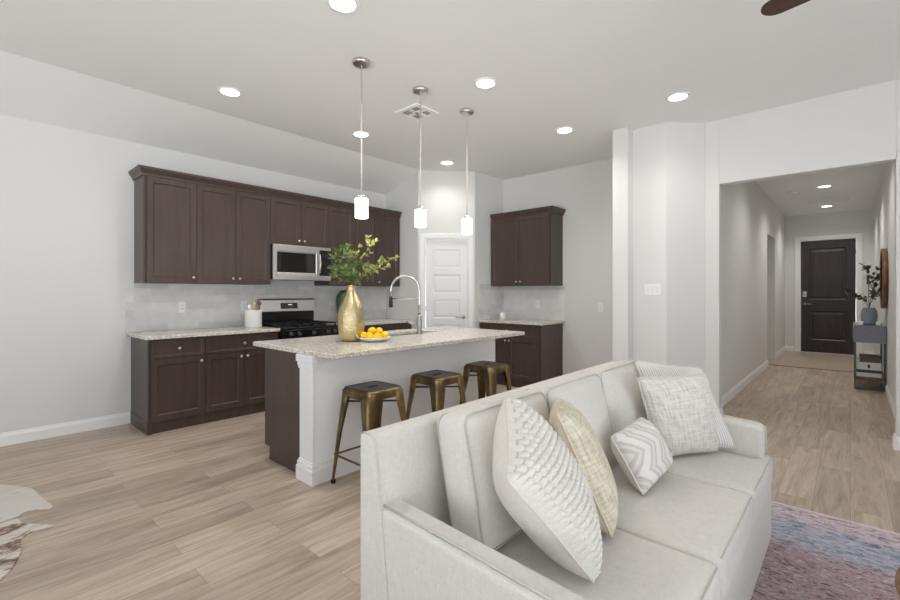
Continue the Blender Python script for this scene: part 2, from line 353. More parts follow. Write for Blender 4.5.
struct('wall_hallway_right', B(RX+.12, EX, HR-.12, HR, 0, HZ), wall_m)
EY0, EY1, EH = -.10, .855, 2.50
bm = B(EX, EX+.12, -.6, EY0, 0, HZ); box(bm, EX, EX+.12, EY1, 1.3, 0, HZ); box(bm, EX, EX+.12, EY0, EY1, EH, HZ)
struct('wall_hallway_end', bm, wall_m)

def base_x(bm, x0, x1, y, s, h=.115):   # board along x; s=+1: its face looks to -y
    extrude_x(bm, [(y, 0), (y-s*.016, 0), (y-s*.016, h*.72), (y-s*.008, h*.88), (y-s*.006, h), (y, h)], x0, x1)
def base_y(bm, y0, y1, x, s, h=.115):
    b2 = bmesh.new(); base_x(b2, y0, y1, 0, s, h)
    bmesh.ops.transform(b2, matrix=Matrix.Translation((x, 0, 0)) @ Matrix(((0, 1, 0, 0), (1, 0, 0, 0), (0, 0, 1, 0), (0, 0, 0, 1))), verts=b2.verts)
    me = bpy.data.meshes.new('tmp'); b2.to_mesh(me); b2.free(); bm.from_mesh(me); bpy.data.meshes.remove(me)
bm = B(); base_x(bm, -3.0, 1.19, KY, 1); struct('baseboard_left', bm, trim_m)
bm = B(); base_x(bm, RX+.12, HX0, HL, 1); base_x(bm, HX1, EX, HL, 1); base_y(bm, HL, 2.3, HX1+.02, 1); struct('baseboard_hallway_left', bm, trim_m)
bm = B(); base_x(bm, RX+.12, EX, HR, -1); struct('baseboard_hallway_right', bm, trim_m)
bm = B(); base_y(bm, HR, EY0-.1, EX, 1); base_y(bm, EY1+.1, HL, EX, 1); struct('baseboard_hallway_end', bm, trim_m)
bm = B(); base_y(bm, -2.8, OY0, RX, 1); base_x(bm, RX-.016, RX+.12, OY0, -1); base_y(bm, OY1, 1.149, RX, 1); base_x(bm, RX-.016, RX+.12, OY1, 1); struct('baseboard_right', bm, trim_m)
bm = B(); base_y(bm, 1.966, 3.08, BX, 1); struct('baseboard_back', bm, trim_m)

# backsplash tile
UPZ = 1.425; CTZ = .925
bm = B(1.15, 4.545, KY-.01, KY, CTZ, UPZ+.005); struct('wall_backsplash_left', bm, tile_xz)
bm = B(5.24, BX-.01, 4.125, 4.135, CTZ, UPZ+.04); struct('wall_backsplash_return', bm, tile_xz)
bm = B(BX-.01, BX, 3.06, 4.125, CTZ, UPZ+.01); struct('wall_backsplash_back', bm, tile_yz)

# doors and casings ------------------------------------------------------
def casing(x0, x1, h, w=.07, t=.018):
    bm = B(x0-w, x0, -t, 0, 0, h+w); box(bm, x1, x1+w, -t, 0, 0, h+w); box(bm, x0, x1, -t, 0, h, h+w)
    box(bm, x0, x0+.015, 0, .1, 0, h); box(bm, x1-.015, x1, 0, .1, 0, h); box(bm, x0+.015, x1-.015, 0, .1, h-.015, h)
    return bm
def slab(w, h, panels, t=.04, face=0., rec=.009, bev=.012, raised=True):
    """door slab, front at y=face facing -y, with recessed moulded panels (x0,x1,z0,z1)"""
    bm = bmesh.new()
    xs = sorted({0, w, *[p[0] for p in panels], *[p[1] for p in panels]}); zs = sorted({0, h, *[p[2] for p in panels], *[p[3] for p in panels]})
    V = {}
    def v(x, y, z):
        q = (round(x, 5), round(y, 5), round(z, 5))
        if q not in V: V[q] = bm.verts.new(q)
        return V[q]
    for i in range(len(xs)-1):
        for j in range(len(zs)-1):
            cx, cz = (xs[i]+xs[i+1])/2, (zs[j]+zs[j+1])/2
            if any(p[0] < cx < p[1] and p[2] < cz < p[3] for p in panels): continue
            bm.faces.new((v(xs[i], face, zs[j]), v(xs[i+1], face, zs[j]), v(xs[i+1], face, zs[j+1]), v(xs[i], face, zs[j+1])))
    for x0, x1, z0, z1 in panels:
        loops = [(0, 0), (bev, rec)] + ([(bev*2.2, rec), (bev*3.6, rec*.35)] if raised else [])
        prev = None
        for ins, dep in loops:
            r = [v(x0+ins, face+dep, z0+ins), v(x1-ins, face+dep, z0+ins), v(x1-ins, face+dep, z1-ins), v(x0+ins, face+dep, z1-ins)]
            if prev:
                for i in range(4): bm.faces.new((prev[i], prev[(i+1) % 4], r[(i+1) % 4], r[i]))
            prev = r
        bm.faces.new(prev)
    # sides and back
    bx = [(0, 0), (w, 0), (w, h), (0, h)]
    f = [bm.verts.new((x, face, z)) for x, z in bx]; b = [bm.verts.new((x, face+t, z)) for x, z in bx]
    for i in range(4): bm.faces.new((f[i], f[(i+1) % 4], b[(i+1) % 4], b[i]))
    bm.faces.new(b); bmesh.ops.remove_doubles(bm, verts=bm.verts, dist=1e-5)
    return bm
def shift(bm, x=0, y=0, z=0): bmesh.ops.translate(bm, verts=bm.verts, vec=(x, y, z)); return bm

struct('trim_2', diag(casing(D0, D1, DH)), trim_m, .004)
pw = D1-D0-.036; ph = DH-.028
pan = []; zz = .2; phh = (ph-.2-.14-4*.095)/5
for i in range(5): pan.append((.105, pw-.105, zz, zz+phh)); zz += phh+.095
d1 = struct('door_1', diag(shift(slab(pw, ph, pan), D0+.018, .025, .008)), door_m)
bm = lathe(B(), [(.03, 0), (.03, .008), (.012, .012), (.012, .05)], n=20); bmesh.ops.rotate(bm, verts=bm.verts, matrix=Matrix.Rotation(PI/2, 3, 'X'))
tube(bm, [(0, -.048, 0), (-.04, -.05, 0), (-.115, -.046, 0)], .009)
obj('door_handle', diag(shift(bm, D1-.018-.062, .025, .97)), nickel_m, d1, smooth=True)
for z in (.25, 1.05, 1.88): obj('hinge', diag(B(D0+.008, D0+.02, .012, .026, z, z+.09)), nickel_m, d1)

# entry door (faces -x): local frame, x -> world -y
def entry(bm): bmesh.ops.transform(bm, matrix=Matrix.Translation((EX, EY1, 0)) @ Matrix.Rotation(-PI/2, 4, 'Z'), verts=bm.verts); return bm
ew = EY1-EY0
struct('trim_3', entry(casing(0, ew, EH, .085)), trim_m, .004)
sw, sh = ew-.036, EH-.022
d2 = struct('door_2', entry(shift(slab(sw, sh, [(.15, sw-.15, .28, .92), (.15, sw-.15, 1.17, sh-.17)], .045, 0, .016, .02), .018, .03, .006)), edoor_m)
bm = lathe(B(), [(.033, 0), (.033, .012), (.02, .016), (.02, .022)], n=20); bmesh.ops.rotate(bm, verts=bm.verts, matrix=Matrix.Rotation(PI/2, 3, 'X'))
obj('deadbolt', entry(shift(bm, .085, .03, 1.3)), nickel_m, d2, smooth=True)
box_ = B(.05, .12, .022, .03, 1.235, 1.36); obj('keypad_plate', entry(box_), nickel_m, d2, bevel=.004)
bm = lathe(B(), [(.033, 0), (.033, .01), (.014, .014), (.014, .05)], n=20); bmesh.ops.rotate(bm, verts=bm.verts, matrix=Matrix.Rotation(PI/2, 3, 'X'))
tube(bm, [(0, -.05, 0), (.05, -.052, 0), (.12, -.048, 0)], .01)
obj('door_handle', entry(shift(bm, .085, .03, 1.08)), nickel_m, d2, smooth=True)
for z in (.3, 1.2, 2.15): obj('hinge', entry(B(sw+.008, sw+.024, .014, .03, z, z+.1)), blackp_m, d2)

# ------------------------------------------------------------------ cabinets (local: front looks to -y, x to the right)
def knob(parent, x, y, z):
    bm = lathe(B(), [(.0055, 0), (.0055, .012), (.013, .016), (.0155, .021), (.0135, .027), (.006, .03)], n=16)
    bmesh.ops.rotate(bm, verts=bm.verts, matrix=Matrix.Rotation(PI/2, 3, 'X')); shift(bm, x, y, z)
    return obj('knob', bm, nickel_m, parent, smooth=True)
def front(parent, kind, x0, x1, z0, z1, kx=None, kz=None, rail=.055):
    w, h = x1-x0, z1-z0
    if kind == 'door': bm = slab(w, h, [(rail, w-rail, rail, h-rail)], .02, -.022, .010, .008, False)
    else: bm = slab(w, h, [(.028, w-.028, .028, h-.028)], .02, -.022, .003, .004, False)
    o = obj(kind, shift(bm, x0, 0, z0), cab_m, parent, bevel=.0015)
    if kx is not None: knob(o, kx, -.022, kz)
    return o
GAP = .0022
def upper(label, loc, w, z1, doors, depth=.335, rotz=0, z0=0., group='upper cabinets over the range wall'):
    t = thing('upper_cabinet', label, 'cabinet', loc, rotz, group)
    obj('body', B(0, w, 0, depth, z0, z1), cab_m, t, bevel=.002)
    for x0, x1, kx in doors: front(t, 'door', x0+GAP, x1-GAP, z0+.006, z1-.006, kx, z0+.06)
    return t
UF = 5.12; UH = 2.475-UPZ
xs = [1.222, 1.692, 2.492, 3.282, 4.075, 4.538]
upper('dark upper cabinet with one wide door, leftmost above the tiles', (xs[0], UF, UPZ), xs[1]-xs[0], UH, [(0.022, .47, .435)])
w = .8; upper('dark two-door upper cabinet just left of the microwave', (xs[1], UF, UPZ), w, UH, [(0, .4, .365), (.4, w, .435)])
w = .79; upper('short dark two-door cabinet directly above the microwave', (xs[2], UF, UPZ), w, UH, [(0, .395, .36), (.395, w, .43)], z0=.485)
w = .793; upper('dark two-door upper cabinet behind the vase branches, right of microwave', (xs[3], UF, UPZ), w, UH, [(0, .396, .362), (.396, w, .43)])
upper('narrow one-door dark upper cabinet at the right end of the row', (xs[4], UF, UPZ), xs[5]-xs[4], UH, [(0, .425, .035)])
def crown(bm, y, x0, x1, z, wall, end_l=True, end_r=False):
    """stepped crown swept along the front with mitred returns to the wall"""
    prof = [(0, 0), (-.012, .0), (-.016, .02), (-.045, .062), (-.05, .082), (0, .082)]
    pts = [[], [], [], []]
    for o, h in prof:
        pts[0].append((x0+(o if end_l else 0), wall, z+h)); pts[1].append((x0+(o if end_l else 0), y+o, z+h))
        pts[2].append((x1-(o if end_r else 0), y+o, z+h)); pts[3].append((x1-(o if end_r else 0), wall, z+h))
    R = [[bm.verts.new(p) for p in q] for q in pts]; n = len(prof)
    for a, b in zip(R, R[1:]):
        for i in range(n): bm.faces.new((a[i], a[(i+1) % n], b[(i+1) % n], b[i]))
    bm.faces.new(R[0]); bm.faces.new(R[-1][::-1])
    box(bm, x0+.001, x1-.001, y+.001, wall, z+.06, z+.08)
    return bm
o = obj('crown_molding', crown(B(), 0, 0, xs[5]-xs[0], 0, .338), cab_m, loc=(xs[0], UF, UPZ+UH))
tag(o, 'long dark crown molding along the top of the left cabinet row', 'molding')
# right upper cabinet (faces -x)
w = 1.02; URX = 5.535; URY = 4.112; URH = 2.43-UPZ+.01
t = upper('dark two-door upper cabinet alone on the back wall', (URX, URY, UPZ+.005), w, URH, [(0, .5, .465), (.5, w-.018, .535)], .333, -PI/2, group=None)
o = obj('crown_molding', crown(B(), 0, 0, w, 0, .333, False, True), cab_m, loc=(URX, URY, UPZ+.005+URH), rotz=-PI/2)
tag(o, 'short dark crown molding on the lone back wall cabinet', 'molding')

BF = 4.865; BH = CTZ-.035; BD = KY-BF-.002
def basecab(label, loc, w, fronts, rotz=0, depth=BD, group='base cabinets along the range wall', lend=0, rend=0):
    t = thing('base_cabinet', label, 'cabinet', loc, rotz, group)
    obj('body', B(0, w, 0, depth, .10, BH), cab_m, t, bevel=.002)
    obj('toe_kick', B(0, w, .012, depth, 0, .10), cab_m, t)
    if lend: obj('end_panel', B(-.006, .03, -.014, depth, 0, .115), cab_m, t, bevel=.002)
    for kind, x0, x1, z0, z1, kx, kz in fronts: front(t, kind, x0+GAP, x1-GAP, z0+GAP, z1-GAP, kx, kz)
    return t
dz = .70; zt = BH-.012; zb = .115
basecab('dark base cabinet with one drawer and one door, at the left end', (1.195, BF, 0), .49, [('drawer', .02, .49, dz, zt, .255, (dz+zt)/2), ('door', .02, .49, zb, dz, .452, dz-.05)], lend=1)
basecab('dark base cabinet with wide drawer and two doors, left of the range', (1.685, BF, 0), .775, [('drawer', 0, .775, dz, zt, .388, (dz+zt)/2), ('door', 0, .388, zb, dz, .355, dz-.05), ('door', .388, .775, zb, dz, .42, dz-.05)])
basecab('dark base cabinet on the far side of the range, behind the vase', (3.255, BF, 0), .66, [('drawer', 0, .66, dz, zt, .33, (dz+zt)/2), ('door', 0, .33, zb, dz, .3, dz-.05), ('door', .33, .66, zb, dz, .36, dz-.05)])
basecab('dark base cabinet in the corner beside the pantry, behind the faucet', (3.915, BF, 0), .63, [('drawer', 0, .6, dz, zt, .31, (dz+zt)/2), ('door', 0, .6, zb, dz, .05, dz-.05)])
RF = 5.262
basecab('dark base cabinet with drawer and two doors against the back wall', (RF, 4.122, 0), 1.03, [('drawer', .0, 1.012, dz, zt, .5, (dz+zt)/2), ('door', 0, .506, zb, dz, .47, dz-.05), ('door', .506, 1.012, zb, dz, .54, dz-.05)], -PI/2, BX-RF-.002, None)
def top(name, label, bm, loc): return tag(obj(name, bm, granite_m, loc=loc, world=True, bevel=.006, seg=3), label, 'countertop')
top('countertop', 'speckled granite countertop holding the white utensil crock', B(1.16, 2.466, BF-.055, KY-.011, CTZ-.035, CTZ), (1.8, 5.1, CTZ))
top('countertop', 'speckled granite countertop to the right of the range', B(3.252, 4.547, BF-.055, KY-.011, CTZ-.035, CTZ), (3.9, 5.1, CTZ))
top('countertop', 'speckled granite countertop under the lone back wall cabinet', B(RF-.04, BX-.011, 3.055, 4.124, CTZ-.035, CTZ), (5.55, 3.6, CTZ))

# ------------------------------------------------------------------ microwave and range
mx, mw = 2.492, .79; MF = 5.045
t = thing('microwave', 'stainless over-the-range microwave with black window under the short cabinet', 'microwave', (mx, MF, 1.495))
obj('body', B(.004, mw-.004, .03, KY-MF-.012, -.005, .412), blackp_m, t, bevel=.004)
bm = slab(.615, .405, [(.045, .575, .065, .335)], .03, 0, .005, .006, False); obj('door', shift(bm, .004, 0, 0), steel_m, t, bevel=.004)
obj('window', B(.056, .565, .004, .02, .08, .322), glass_m, t)
obj('control_panel', B(.622, mw-.004, .0, .03, 0, .405), glass_m, t, bevel=.004)
obj('top_vent', B(.004, mw-.004, -.002, .03, .375, .412), steel_m, t, bevel=.003)
obj('bottom_rail', B(.004, mw-.004, -.003, .03, -.012, .05), steel_m, t, bevel=.004)
bm = tube(B(), [(.598, -.002, .065), (.6, -.035, .09), (.604, -.048, .2), (.6, -.035, .31), (.598, -.002, .335)], .013, 10); obj('handle', bm, nickel_m, t, smooth=True)
obj('display', B(.65, .76, -.002, .002, .29, .325), blackp_m, t)

rx, rw = 2.473, .775; RY = 4.79
t = thing('gas_range', 'stainless and black gas range set between the granite countertops', 'range', (rx, RY, 0))
D = KY-RY-.012
obj('body', B(.003, rw-.003, .03, D, .02, .90), black_m, t, bevel=.004)
obj('cooktop', B(0, rw, .0, D-.02, .90, .925), black_m, t, bevel=.006)
obj('control_panel', B(.003, rw-.003, -.02, .03, .80, .90), black_m, t, bevel=.006)
for x in (.1, .2, .39, .58, .68):
    bm = lathe(B(), [(.024, 0), (.022, .012), (.018, .014), (.016, .034), (.012, .036)], n=18); box(bm, -.004, .004, -.017, .017, .02, .042)
    bmesh.ops.rotate(bm, verts=bm.verts, matrix=Matrix.Rotation(PI/2, 3, 'X')); obj('knob', shift(bm, x, -.02, .852), gun_m, t)
dr = obj('oven_door', B(.006, rw-.006, -.012, .03, .2, .79), steel_m, t, bevel=.005)
obj('oven_window', B(.12, rw-.12, -.014, -.01, .32, .66), glass_m, dr)
obj('handle', tube(B(), [(.08, -.012, .74), (.085, -.05, .74), (rw-.085, -.05, .74), (rw-.08, -.012, .74)], .011, 10), steel_m, dr, smooth=True)
obj('drawer', B(.006, rw-.006, -.01, .03, .04, .19), steel_m, t, bevel=.004)
bg = obj('backguard', extrude_x(B(), [(D-.115, 1.09), (D-.085, 1.235), (D-.07, 1.255), (D-.02, 1.255), (D-.02, 1.09)], 0.01, rw-.01), steel_m, t, bevel=.008)
obj('rear_riser', B(.02, rw-.02, D-.075, D-.02, .92, 1.095), black_m, t, bevel=.004)
bm = extrude_x(B(), [(D-.1078-.003, 1.125), (D-.0922-.003, 1.20), (D-.08, 1.20), (D-.08, 1.125)], .27, .50); dsp = obj('display', bm, glass_m, bg)
bm = B()
for i, x in enumerate((.375, .387, .40, .412)): box(bm, x, x+.007, D-.1045, D-.099, 1.172, 1.182)
obj('clock_digits', bm, disp_m, dsp)
for gx in (.03, .275, .52):
    bm = B(); w_ = .225
    for yy in (.05, .3, .545): box(bm, gx, gx+w_, yy, yy+.014, .945, .96)
    for xx in (gx, gx+w_/2-.007, gx+w_-.014): box(bm, xx, xx+.014, .05, .559, .945, .96)
    for xx in (gx, gx+w_-.014):
        for yy in (.05, .545): box(bm, xx, xx+.014, yy, yy+.014, .925, .945)
    for yy in (.17, .43): lathe(bm, [(.045, 0), (.045, .012), (.03, .016)], (gx+w_/2, yy, .925), 16)
    obj('grate', bm, iron_m, t)

# ------------------------------------------------------------------ island
IX0, IX1, IY0, IY1 = 1.645, 3.765, 2.755, 3.525
t = thing('kitchen_island', 'white-fronted kitchen island with dark wood end panel', 'island', (2.7, 3.2, 0))
obj('knee_wall', B(IX0+.015, IX1, IY0, IY0+.12, 0, CTZ-.035), island_m, t, world=True)
obj('end_panel', B(IX0+.03, IX0+.05, IY0+.175, IY1, .10, CTZ-.035), cab_m, t, world=True, bevel=.002)
obj('cabinet_body', B(IX0+.05, IX1, IY0+.12, IY1, .10, CTZ-.27), cab_m, t, world=True)
bm = B(IX0+.05, IX1, IY1-.02, IY1, CTZ-.27, CTZ-.035); box(bm, IX1-.02, IX1, IY0+.12, IY1-.02, CTZ-.27, CTZ-.035); obj('cabinet_face', bm, cab_m, t, world=True)
obj('toe_kick', B(IX0+.032, IX1, IY0+.12, IY1-.075, 0, .10), cab_m, t, world=True)
ps = obj('corner_post', B(IX0, IX0+.02, IY0-.004, IY0+.175, 0, CTZ-.035), trim_m, t, world=True, bevel=.003)
def collar(x0, x1, y0, y1, levels):
    bm = B()
    for e, z0, z1 in levels: box(bm, x0-e, x1+e, y0-e, y1+e, z0, z1)
    return bm
obj('post_cap', collar(IX0, IX0+.03, IY0-.004, IY0+.175, [(.008, CTZ-.135, CTZ-.115), (.02, CTZ-.085, CTZ-.035), (.012, CTZ-.115, CTZ-.085)]), trim_m, ps, world=True, bevel=.005)
obj('post_base', collar(IX0, IX0+.03, IY0-.004, IY0+.175, [(.02, 0, .10), (.013, .10, .135), (.006, .135, .15)]), trim_m, ps, world=True, bevel=.004)
bm = B(); base_x(bm, IX0+.03, IX1, IY0, 1, .14); obj('baseboard', bm, trim_m, t, world=True)
# island countertop with the sink cut-out
SX0, SX1, SY0, SY1 = 2.72, 3.36, 3.17, 3.48
x0, x1, y0, y1 = 1.636, 3.94, 2.505, 3.66; zb_, zt_ = CTZ-.035, CTZ
bm = bmesh.new(); gx = [x0, SX0, SX1, x1]; gy = [y0, SY0, SY1, y1]; V = {}
for k_, z in ((0, zb_), (1, zt_)):
    for i in range(4):
        for j in range(4): V[i, j, k_] = bm.verts.new((gx[i], gy[j], z))
for i in range(3):
    for j in range(3):
        if (i, j) == (1, 1): continue
        for k_ in (0, 1): bm.faces.new([V[i, j, k_], V[i+1, j, k_], V[i+1, j+1, k_], V[i, j+1, k_]])
def wall4(a, b): bm.faces.new([V[(*a, 0)], V[(*b, 0)], V[(*b, 1)], V[(*a, 1)]])
for i in range(3):
    wall4((i, 0), (i+1, 0)); wall4((i, 3), (i+1, 3)); wall4((0, i), (0, i+1)); wall4((3, i), (3, i+1))
wall4((1, 1), (2, 1)); wall4((1, 2), (2, 2)); wall4((1, 1), (1, 2)); wall4((2, 1), (2, 2))
top('countertop', 'large granite island countertop holding the gold vase and lemons', bm, (2.8, 3.1, CTZ))
bm = bmesh.new(); d_ = .19
prism(bm, [(SX0-.02, SY0-.02), (SX1+.02, SY0-.02), (SX1+.02, SY1+.02), (SX0-.02, SY1+.02)], CTZ-.04-d_, CTZ-.037-d_)
for q in ((SX0-.02, SX0-.004, SY0-.02, SY1+.02), (SX1+.004, SX1+.02, SY0-.02, SY1+.02), (SX0-.004, SX1+.004, SY0-.02, SY0-.004), (SX0-.004, SX1+.004, SY1+.004, SY1+.02)): box(bm, *q, CTZ-.037-d_, CTZ-.036)
sk = obj('kitchen_sink', bm, steel_m, loc=((SX0+SX1)/2, (SY0+SY1)/2, CTZ-.23), world=True)
tag(sk, 'steel undermount sink sunk into the island countertop', 'sink')
obj('drain', lathe(B(), [(.05, CTZ-.036-d_), (.045, CTZ-.033-d_)], ((SX0+SX1)/2, (SY0+SY1)/2, 0), 20), chrome_m, sk, world=True)
# faucet
FX, FY = 3.005, 3.105
t = thing('kitchen_faucet', 'tall brushed pull-down gooseneck faucet standing on the island', 'faucet', (FX, FY, CTZ))
obj('base', lathe(B(), [(.032, 0), (.032, .006), (.026, .012), (.024, .15), (.018, .17), (.016, .19)], n=24), chrome_m, t, smooth=True)
dx, dy = -.62, .78; Rr = .14; hz = .425
pts = [(0, 0, .18), (0, 0, .3), (0, 0, hz)] + [(dx*Rr*(1-math.cos(a_)), dy*Rr*(1-math.cos(a_)), hz+Rr*math.sin(a_)) for a_ in [PI*i/16 for i in range(1, 17)]] + [(dx*2*Rr, dy*2*Rr, .36)]
obj('spout', tube(B(), pts, .0125, 12), chrome_m, t, smooth=True)
px_, py_ = dx*2*Rr, dy*2*Rr
obj('spray_head', lathe(B(), [(.013, .365), (.016, .35), (.019, .29), (.0195, .262), (.015, .26)], (px_, py_, 0), 20), blackp_m, t, smooth=True)
obj('dock_arm', tube(B(), [(0, 0, .34), (px_, py_, .345)], .0045, 8), chrome_m, t, smooth=True)
obj('handle', tube(B(), [(0, 0, .1), (-.06*.9, .05, .105), (-.105, .075, .125)], [.012, .010, .007], 10), chrome_m, t, smooth=True)

# ------------------------------------------------------------------ things on the counters
GV = (2.205, 3.095, CTZ)
prof = [(.06, 0), (.075, .004), (.092, .03), (.106, .09), (.113, .16), (.110, .22), (.096, .285), (.072, .34), (.048, .385), (.036, .42), (.033, .445), (.036, .468), (.03, .468), (.027, .44)]
gv = obj('vase', lathe(B(), prof, n=48), gold_m, loc=GV, smooth=True)
tag(gv, 'tall hammered gold bottle vase holding leafy branches on the island', 'vase')
Rv = Vector((math.sin(math.radians(42)), -math.cos(math.radians(42)), 0)); Fv = Vector((math.cos(math.radians(42)), math.sin(math.radians(42)), 0)); Zv = Vector((0, 0, 1))
def leaf_face(bm, p, d, up, L, w):
    d = d.normalized(); s = d.cross(up)
    if s.length < .1: s = d.orthogonal()
    s.normalize(); n_ = s.cross(d)
    a = bm.verts.new(p); tip = bm.verts.new(p+d*L-n_*L*.12)
    mid = bm.verts.new(p+d*L*.5-n_*L*.02)
    l1 = bm.verts.new(p+d*L*.3+s*w*.9+n_*L*.05); l2 = bm.verts.new(p+d*L*.68+s*w*.8+n_*L*.03)
    r1 = bm.verts.new(p+d*L*.3-s*w*.9+n_*L*.05); r2 = bm.verts.new(p+d*L*.68-s*w*.8+n_*L*.03)
    for f in ((a, mid, l1), (mid, l2, l1), (mid, tip, l2), (a, r1, mid), (mid, r1, r2), (mid, r2, tip)): bm.faces.new(f)
def branch(base, tip, sag, nleaf, L, label, group, mat, start=.3, stem_r=.0028, droot=.3, twigs=3):
    base = Vector(base); tip = Vector(tip); rnd = random.Random(hash((round(tip.x, 3), round(tip.z, 3))) & 0xffff)
    t = thing('leafy_branch', label, 'branch', base, 0, group)
    d = tip-base; P = []
    for i in range(15):
        q = i/14; P.append(Vector((d.x*q**1.35, d.y*q**1.35, d.z*q+sag*math.sin(PI*q))))
    root = Vector((0, 0, -droot)); bs = tube(B(), [root]+P, [stem_r]*8+[stem_r*(1-.08*i) for i in range(8)], 6)
    bl = bmesh.new(); sites = []
    for i in range(14): 
        q = i/14
        if q >= start: sites.append((P[i], (P[i+1]-P[i]).normalized()))
    for k_ in range(twigs):
        i = rnd.randint(int(14*start), 12); dv = (P[i+1]-P[i]).normalized(); o_ = Vector((rnd.uniform(-1, 1), rnd.uniform(-1, 1), rnd.uniform(-.3, 1))).normalized()
        e = P[i]+(dv*.6+o_*.8)*L*rnd.uniform(1.2, 2.4); tube(bs, [P[i], (P[i]+e)/2+Vector((0, 0, .004)), e], stem_r*.55, 5)
        sites += [(e, (e-P[i]).normalized())]*2+[((P[i]+e)/2, (e-P[i]).normalized())]
    sites += [(P[14], (P[14]-P[13]).normalized())]*3
    for j in range(nleaf):
        p, dv = sites[j % len(sites)] if j < len(sites) else rnd.choice(sites)
        o_ = Vector((rnd.uniform(-1, 1), rnd.uniform(-1, 1), rnd.uniform(-.7, 1))).normalized(); dd = (dv*.7+o_).normalized()
        leaf_face(bl, p+Vector((rnd.uniform(-1, 1), rnd.uniform(-1, 1), rnd.uniform(-1, 1)))*.004, dd, Vector((rnd.uniform(-.6, .6), rnd.uniform(-.6, .6), 1)), L*rnd.uniform(.65, 1.15), L*rnd.uniform(.24, .34))
    obj('stem', bs, stem_m, t, smooth=True); obj('leaves', bl, mat, t)
    return t
def vtip(px, py, dep=0, d0=3.72): return Vector((GV[0], GV[1], 0))+Rv*((px-349)/445*d0)+Fv*dep+Zv*(1.325+(293-py)/445*d0)
nb = Vector((GV[0], GV[1], CTZ+.46))
gb = 'branches in the gold vase'
for (px, py, dep, sag, n_, lab, mt, st) in [
    (393, 259, .02, .03, 30, 'pale green branch reaching farthest right from the gold vase', leaf_lt, .4),
    (386, 267, -.06, .02, 30, 'lower pale branch leaning right from the gold vase', leaf_lt, .35),
    (369, 244, .05, .02, 22, 'tallest branch, leaning slightly right above the gold vase', leaf_lt, .45),
    (358, 248, -.03, .0, 16, 'thin upright branch in the middle of the gold vase', leaf_lt, .5),
    (340, 248, .05, .02, 34, 'tall branch leaning left above the gold vase', leaf_md, .3),
    (334, 259, -.08, .03, 36, 'leafy branch curving left beside the microwave handle', leaf_md, .25),
    (332, 274, -.02, .035, 40, 'lowest green branch drooping left of the gold vase neck', leaf_md, .25),
    (360, 266, -.12, .02, 40, 'bushy green branch at the front right of the gold vase mouth', leaf_md, .1),
    (344, 268, -.12, .02, 36, 'bushy green branch at the front left of the gold vase mouth', leaf_md, .1),
    (362, 277, .08, .03, 30, 'short drooping branch on the right of the gold vase mouth', leaf_md, .15)]:
    branch(nb, vtip(px, py, dep), sag, int(n_*1.7), .046, lab, gb, mt, st)

PL = (2.33, 2.945, CTZ)
pl = obj('plate', lathe(B(), [(.07, 0), (.075, .004), (.125, .022), (.142, .036), (.138, .038), (.118, .028), (.07, .012), (.002, .010)], n=48), ceramic_m, loc=PL, smooth=True)
tag(pl, 'white round plate of lemons on the island beside the gold vase', 'plate')
for i, (dr_, df_, z, rz, lab) in enumerate([(-.085, -.01, .048, .4, 'lemon at the left edge of the white plate'), (-.03, -.055, .046, 1.6, 'lemon at the front of the plate, left of centre'),
        (.035, -.055, .046, 2.5, 'lemon at the front of the plate, right of centre'), (.088, -.015, .05, .9, 'lemon at the right edge of the white plate'),
        (.05, .05, .048, .1, 'lemon at the back right of the white plate'), (-.04, .05, .048, 2.0, 'lemon at the back left of the white plate'),
        (-.018, -.002, .087, 2.9, 'upper lemon on top of the pile, left one'), (.04, .0, .084, 1.1, 'upper lemon on top of the pile, right one')]):
    p = Vector(PL)+Rv*dr_+Fv*df_+Zv*z
    bm = lathe(B(), [(.001, -.046), (.006, -.042), (.013, -.036), (.025, -.026), (.032, -.01), (.033, .003), (.029, .018), (.02, .03), (.01, .038), (.006, .043), (.001, .046)], n=20)
    bmesh.ops.rotate(bm, verts=bm.verts, matrix=Matrix.Rotation(PI/2, 3, 'Y')); bmesh.ops.scale(bm, verts=bm.verts, vec=(.92, .92, .92))
    tag(obj('lemon', bm, lemon_m, loc=p, rotz=rz, smooth=True), lab, 'lemon', 'lemons on the white plate')

CR = (2.315, 5.16, CTZ)
t = obj('utensil_crock', lathe(B(), [(.085, 0), (.092, .006), (.094, .19), (.096, .2), (.09, .2), (.088, .19), (.086, .012), (.002, .012)], n=40), ceramic_m, loc=CR, smooth=True)
tag(t, 'white cylindrical utensil crock on the counter left of the range', 'crock')
for i, (a_, ln, m_, lab, nm) in enumerate([((.055, .0), .28, walnut_m, 'wooden spoon leaning right in the white crock', 'wooden_spoon'), ((.03, .045), .27, flat('pale_wood', srgb(206, 180, 146)), 'pale wooden spatula leaning in the white crock', 'wooden_spatula'), ((-.02, .03), .235, ceramic_m, 'white utensil handle standing in the white crock', 'utensil')]):
    b0 = Vector((CR[0]-a_[0]*.5, CR[1]-a_[1]*.5, CTZ+.014)); e = Vector((CR[0]+a_[0]*1.3, CR[1]+a_[1]*1.3, CTZ+ln))
    bm = tube(B(), [b0, (b0+e)/2, e], .006, 8); ball(bm, e, .024, (1, .45, 1.3), 12)
    tag(obj(nm, bm, m_, loc=b0, smooth=True, world=True), lab, 'utensil', 'utensils in the white crock')
tag(obj('jar', lathe(B(), [(.06, 0), (.08, .02), (.10, .14), (.115, .27), (.105, .36), (.06, .425), (.03, .44)], n=32), green_m, loc=(3.605, 5.22, CTZ), smooth=True), 'dark green rounded jar on the rear counter, mostly behind the gold vase', 'jar')
t = obj('candle_jar', lathe(B(), [(.04, 0), (.045, .004), (.045, .085), (.04, .09)], n=28), ceramic_m, loc=(5.56, 3.93, CTZ), smooth=True)
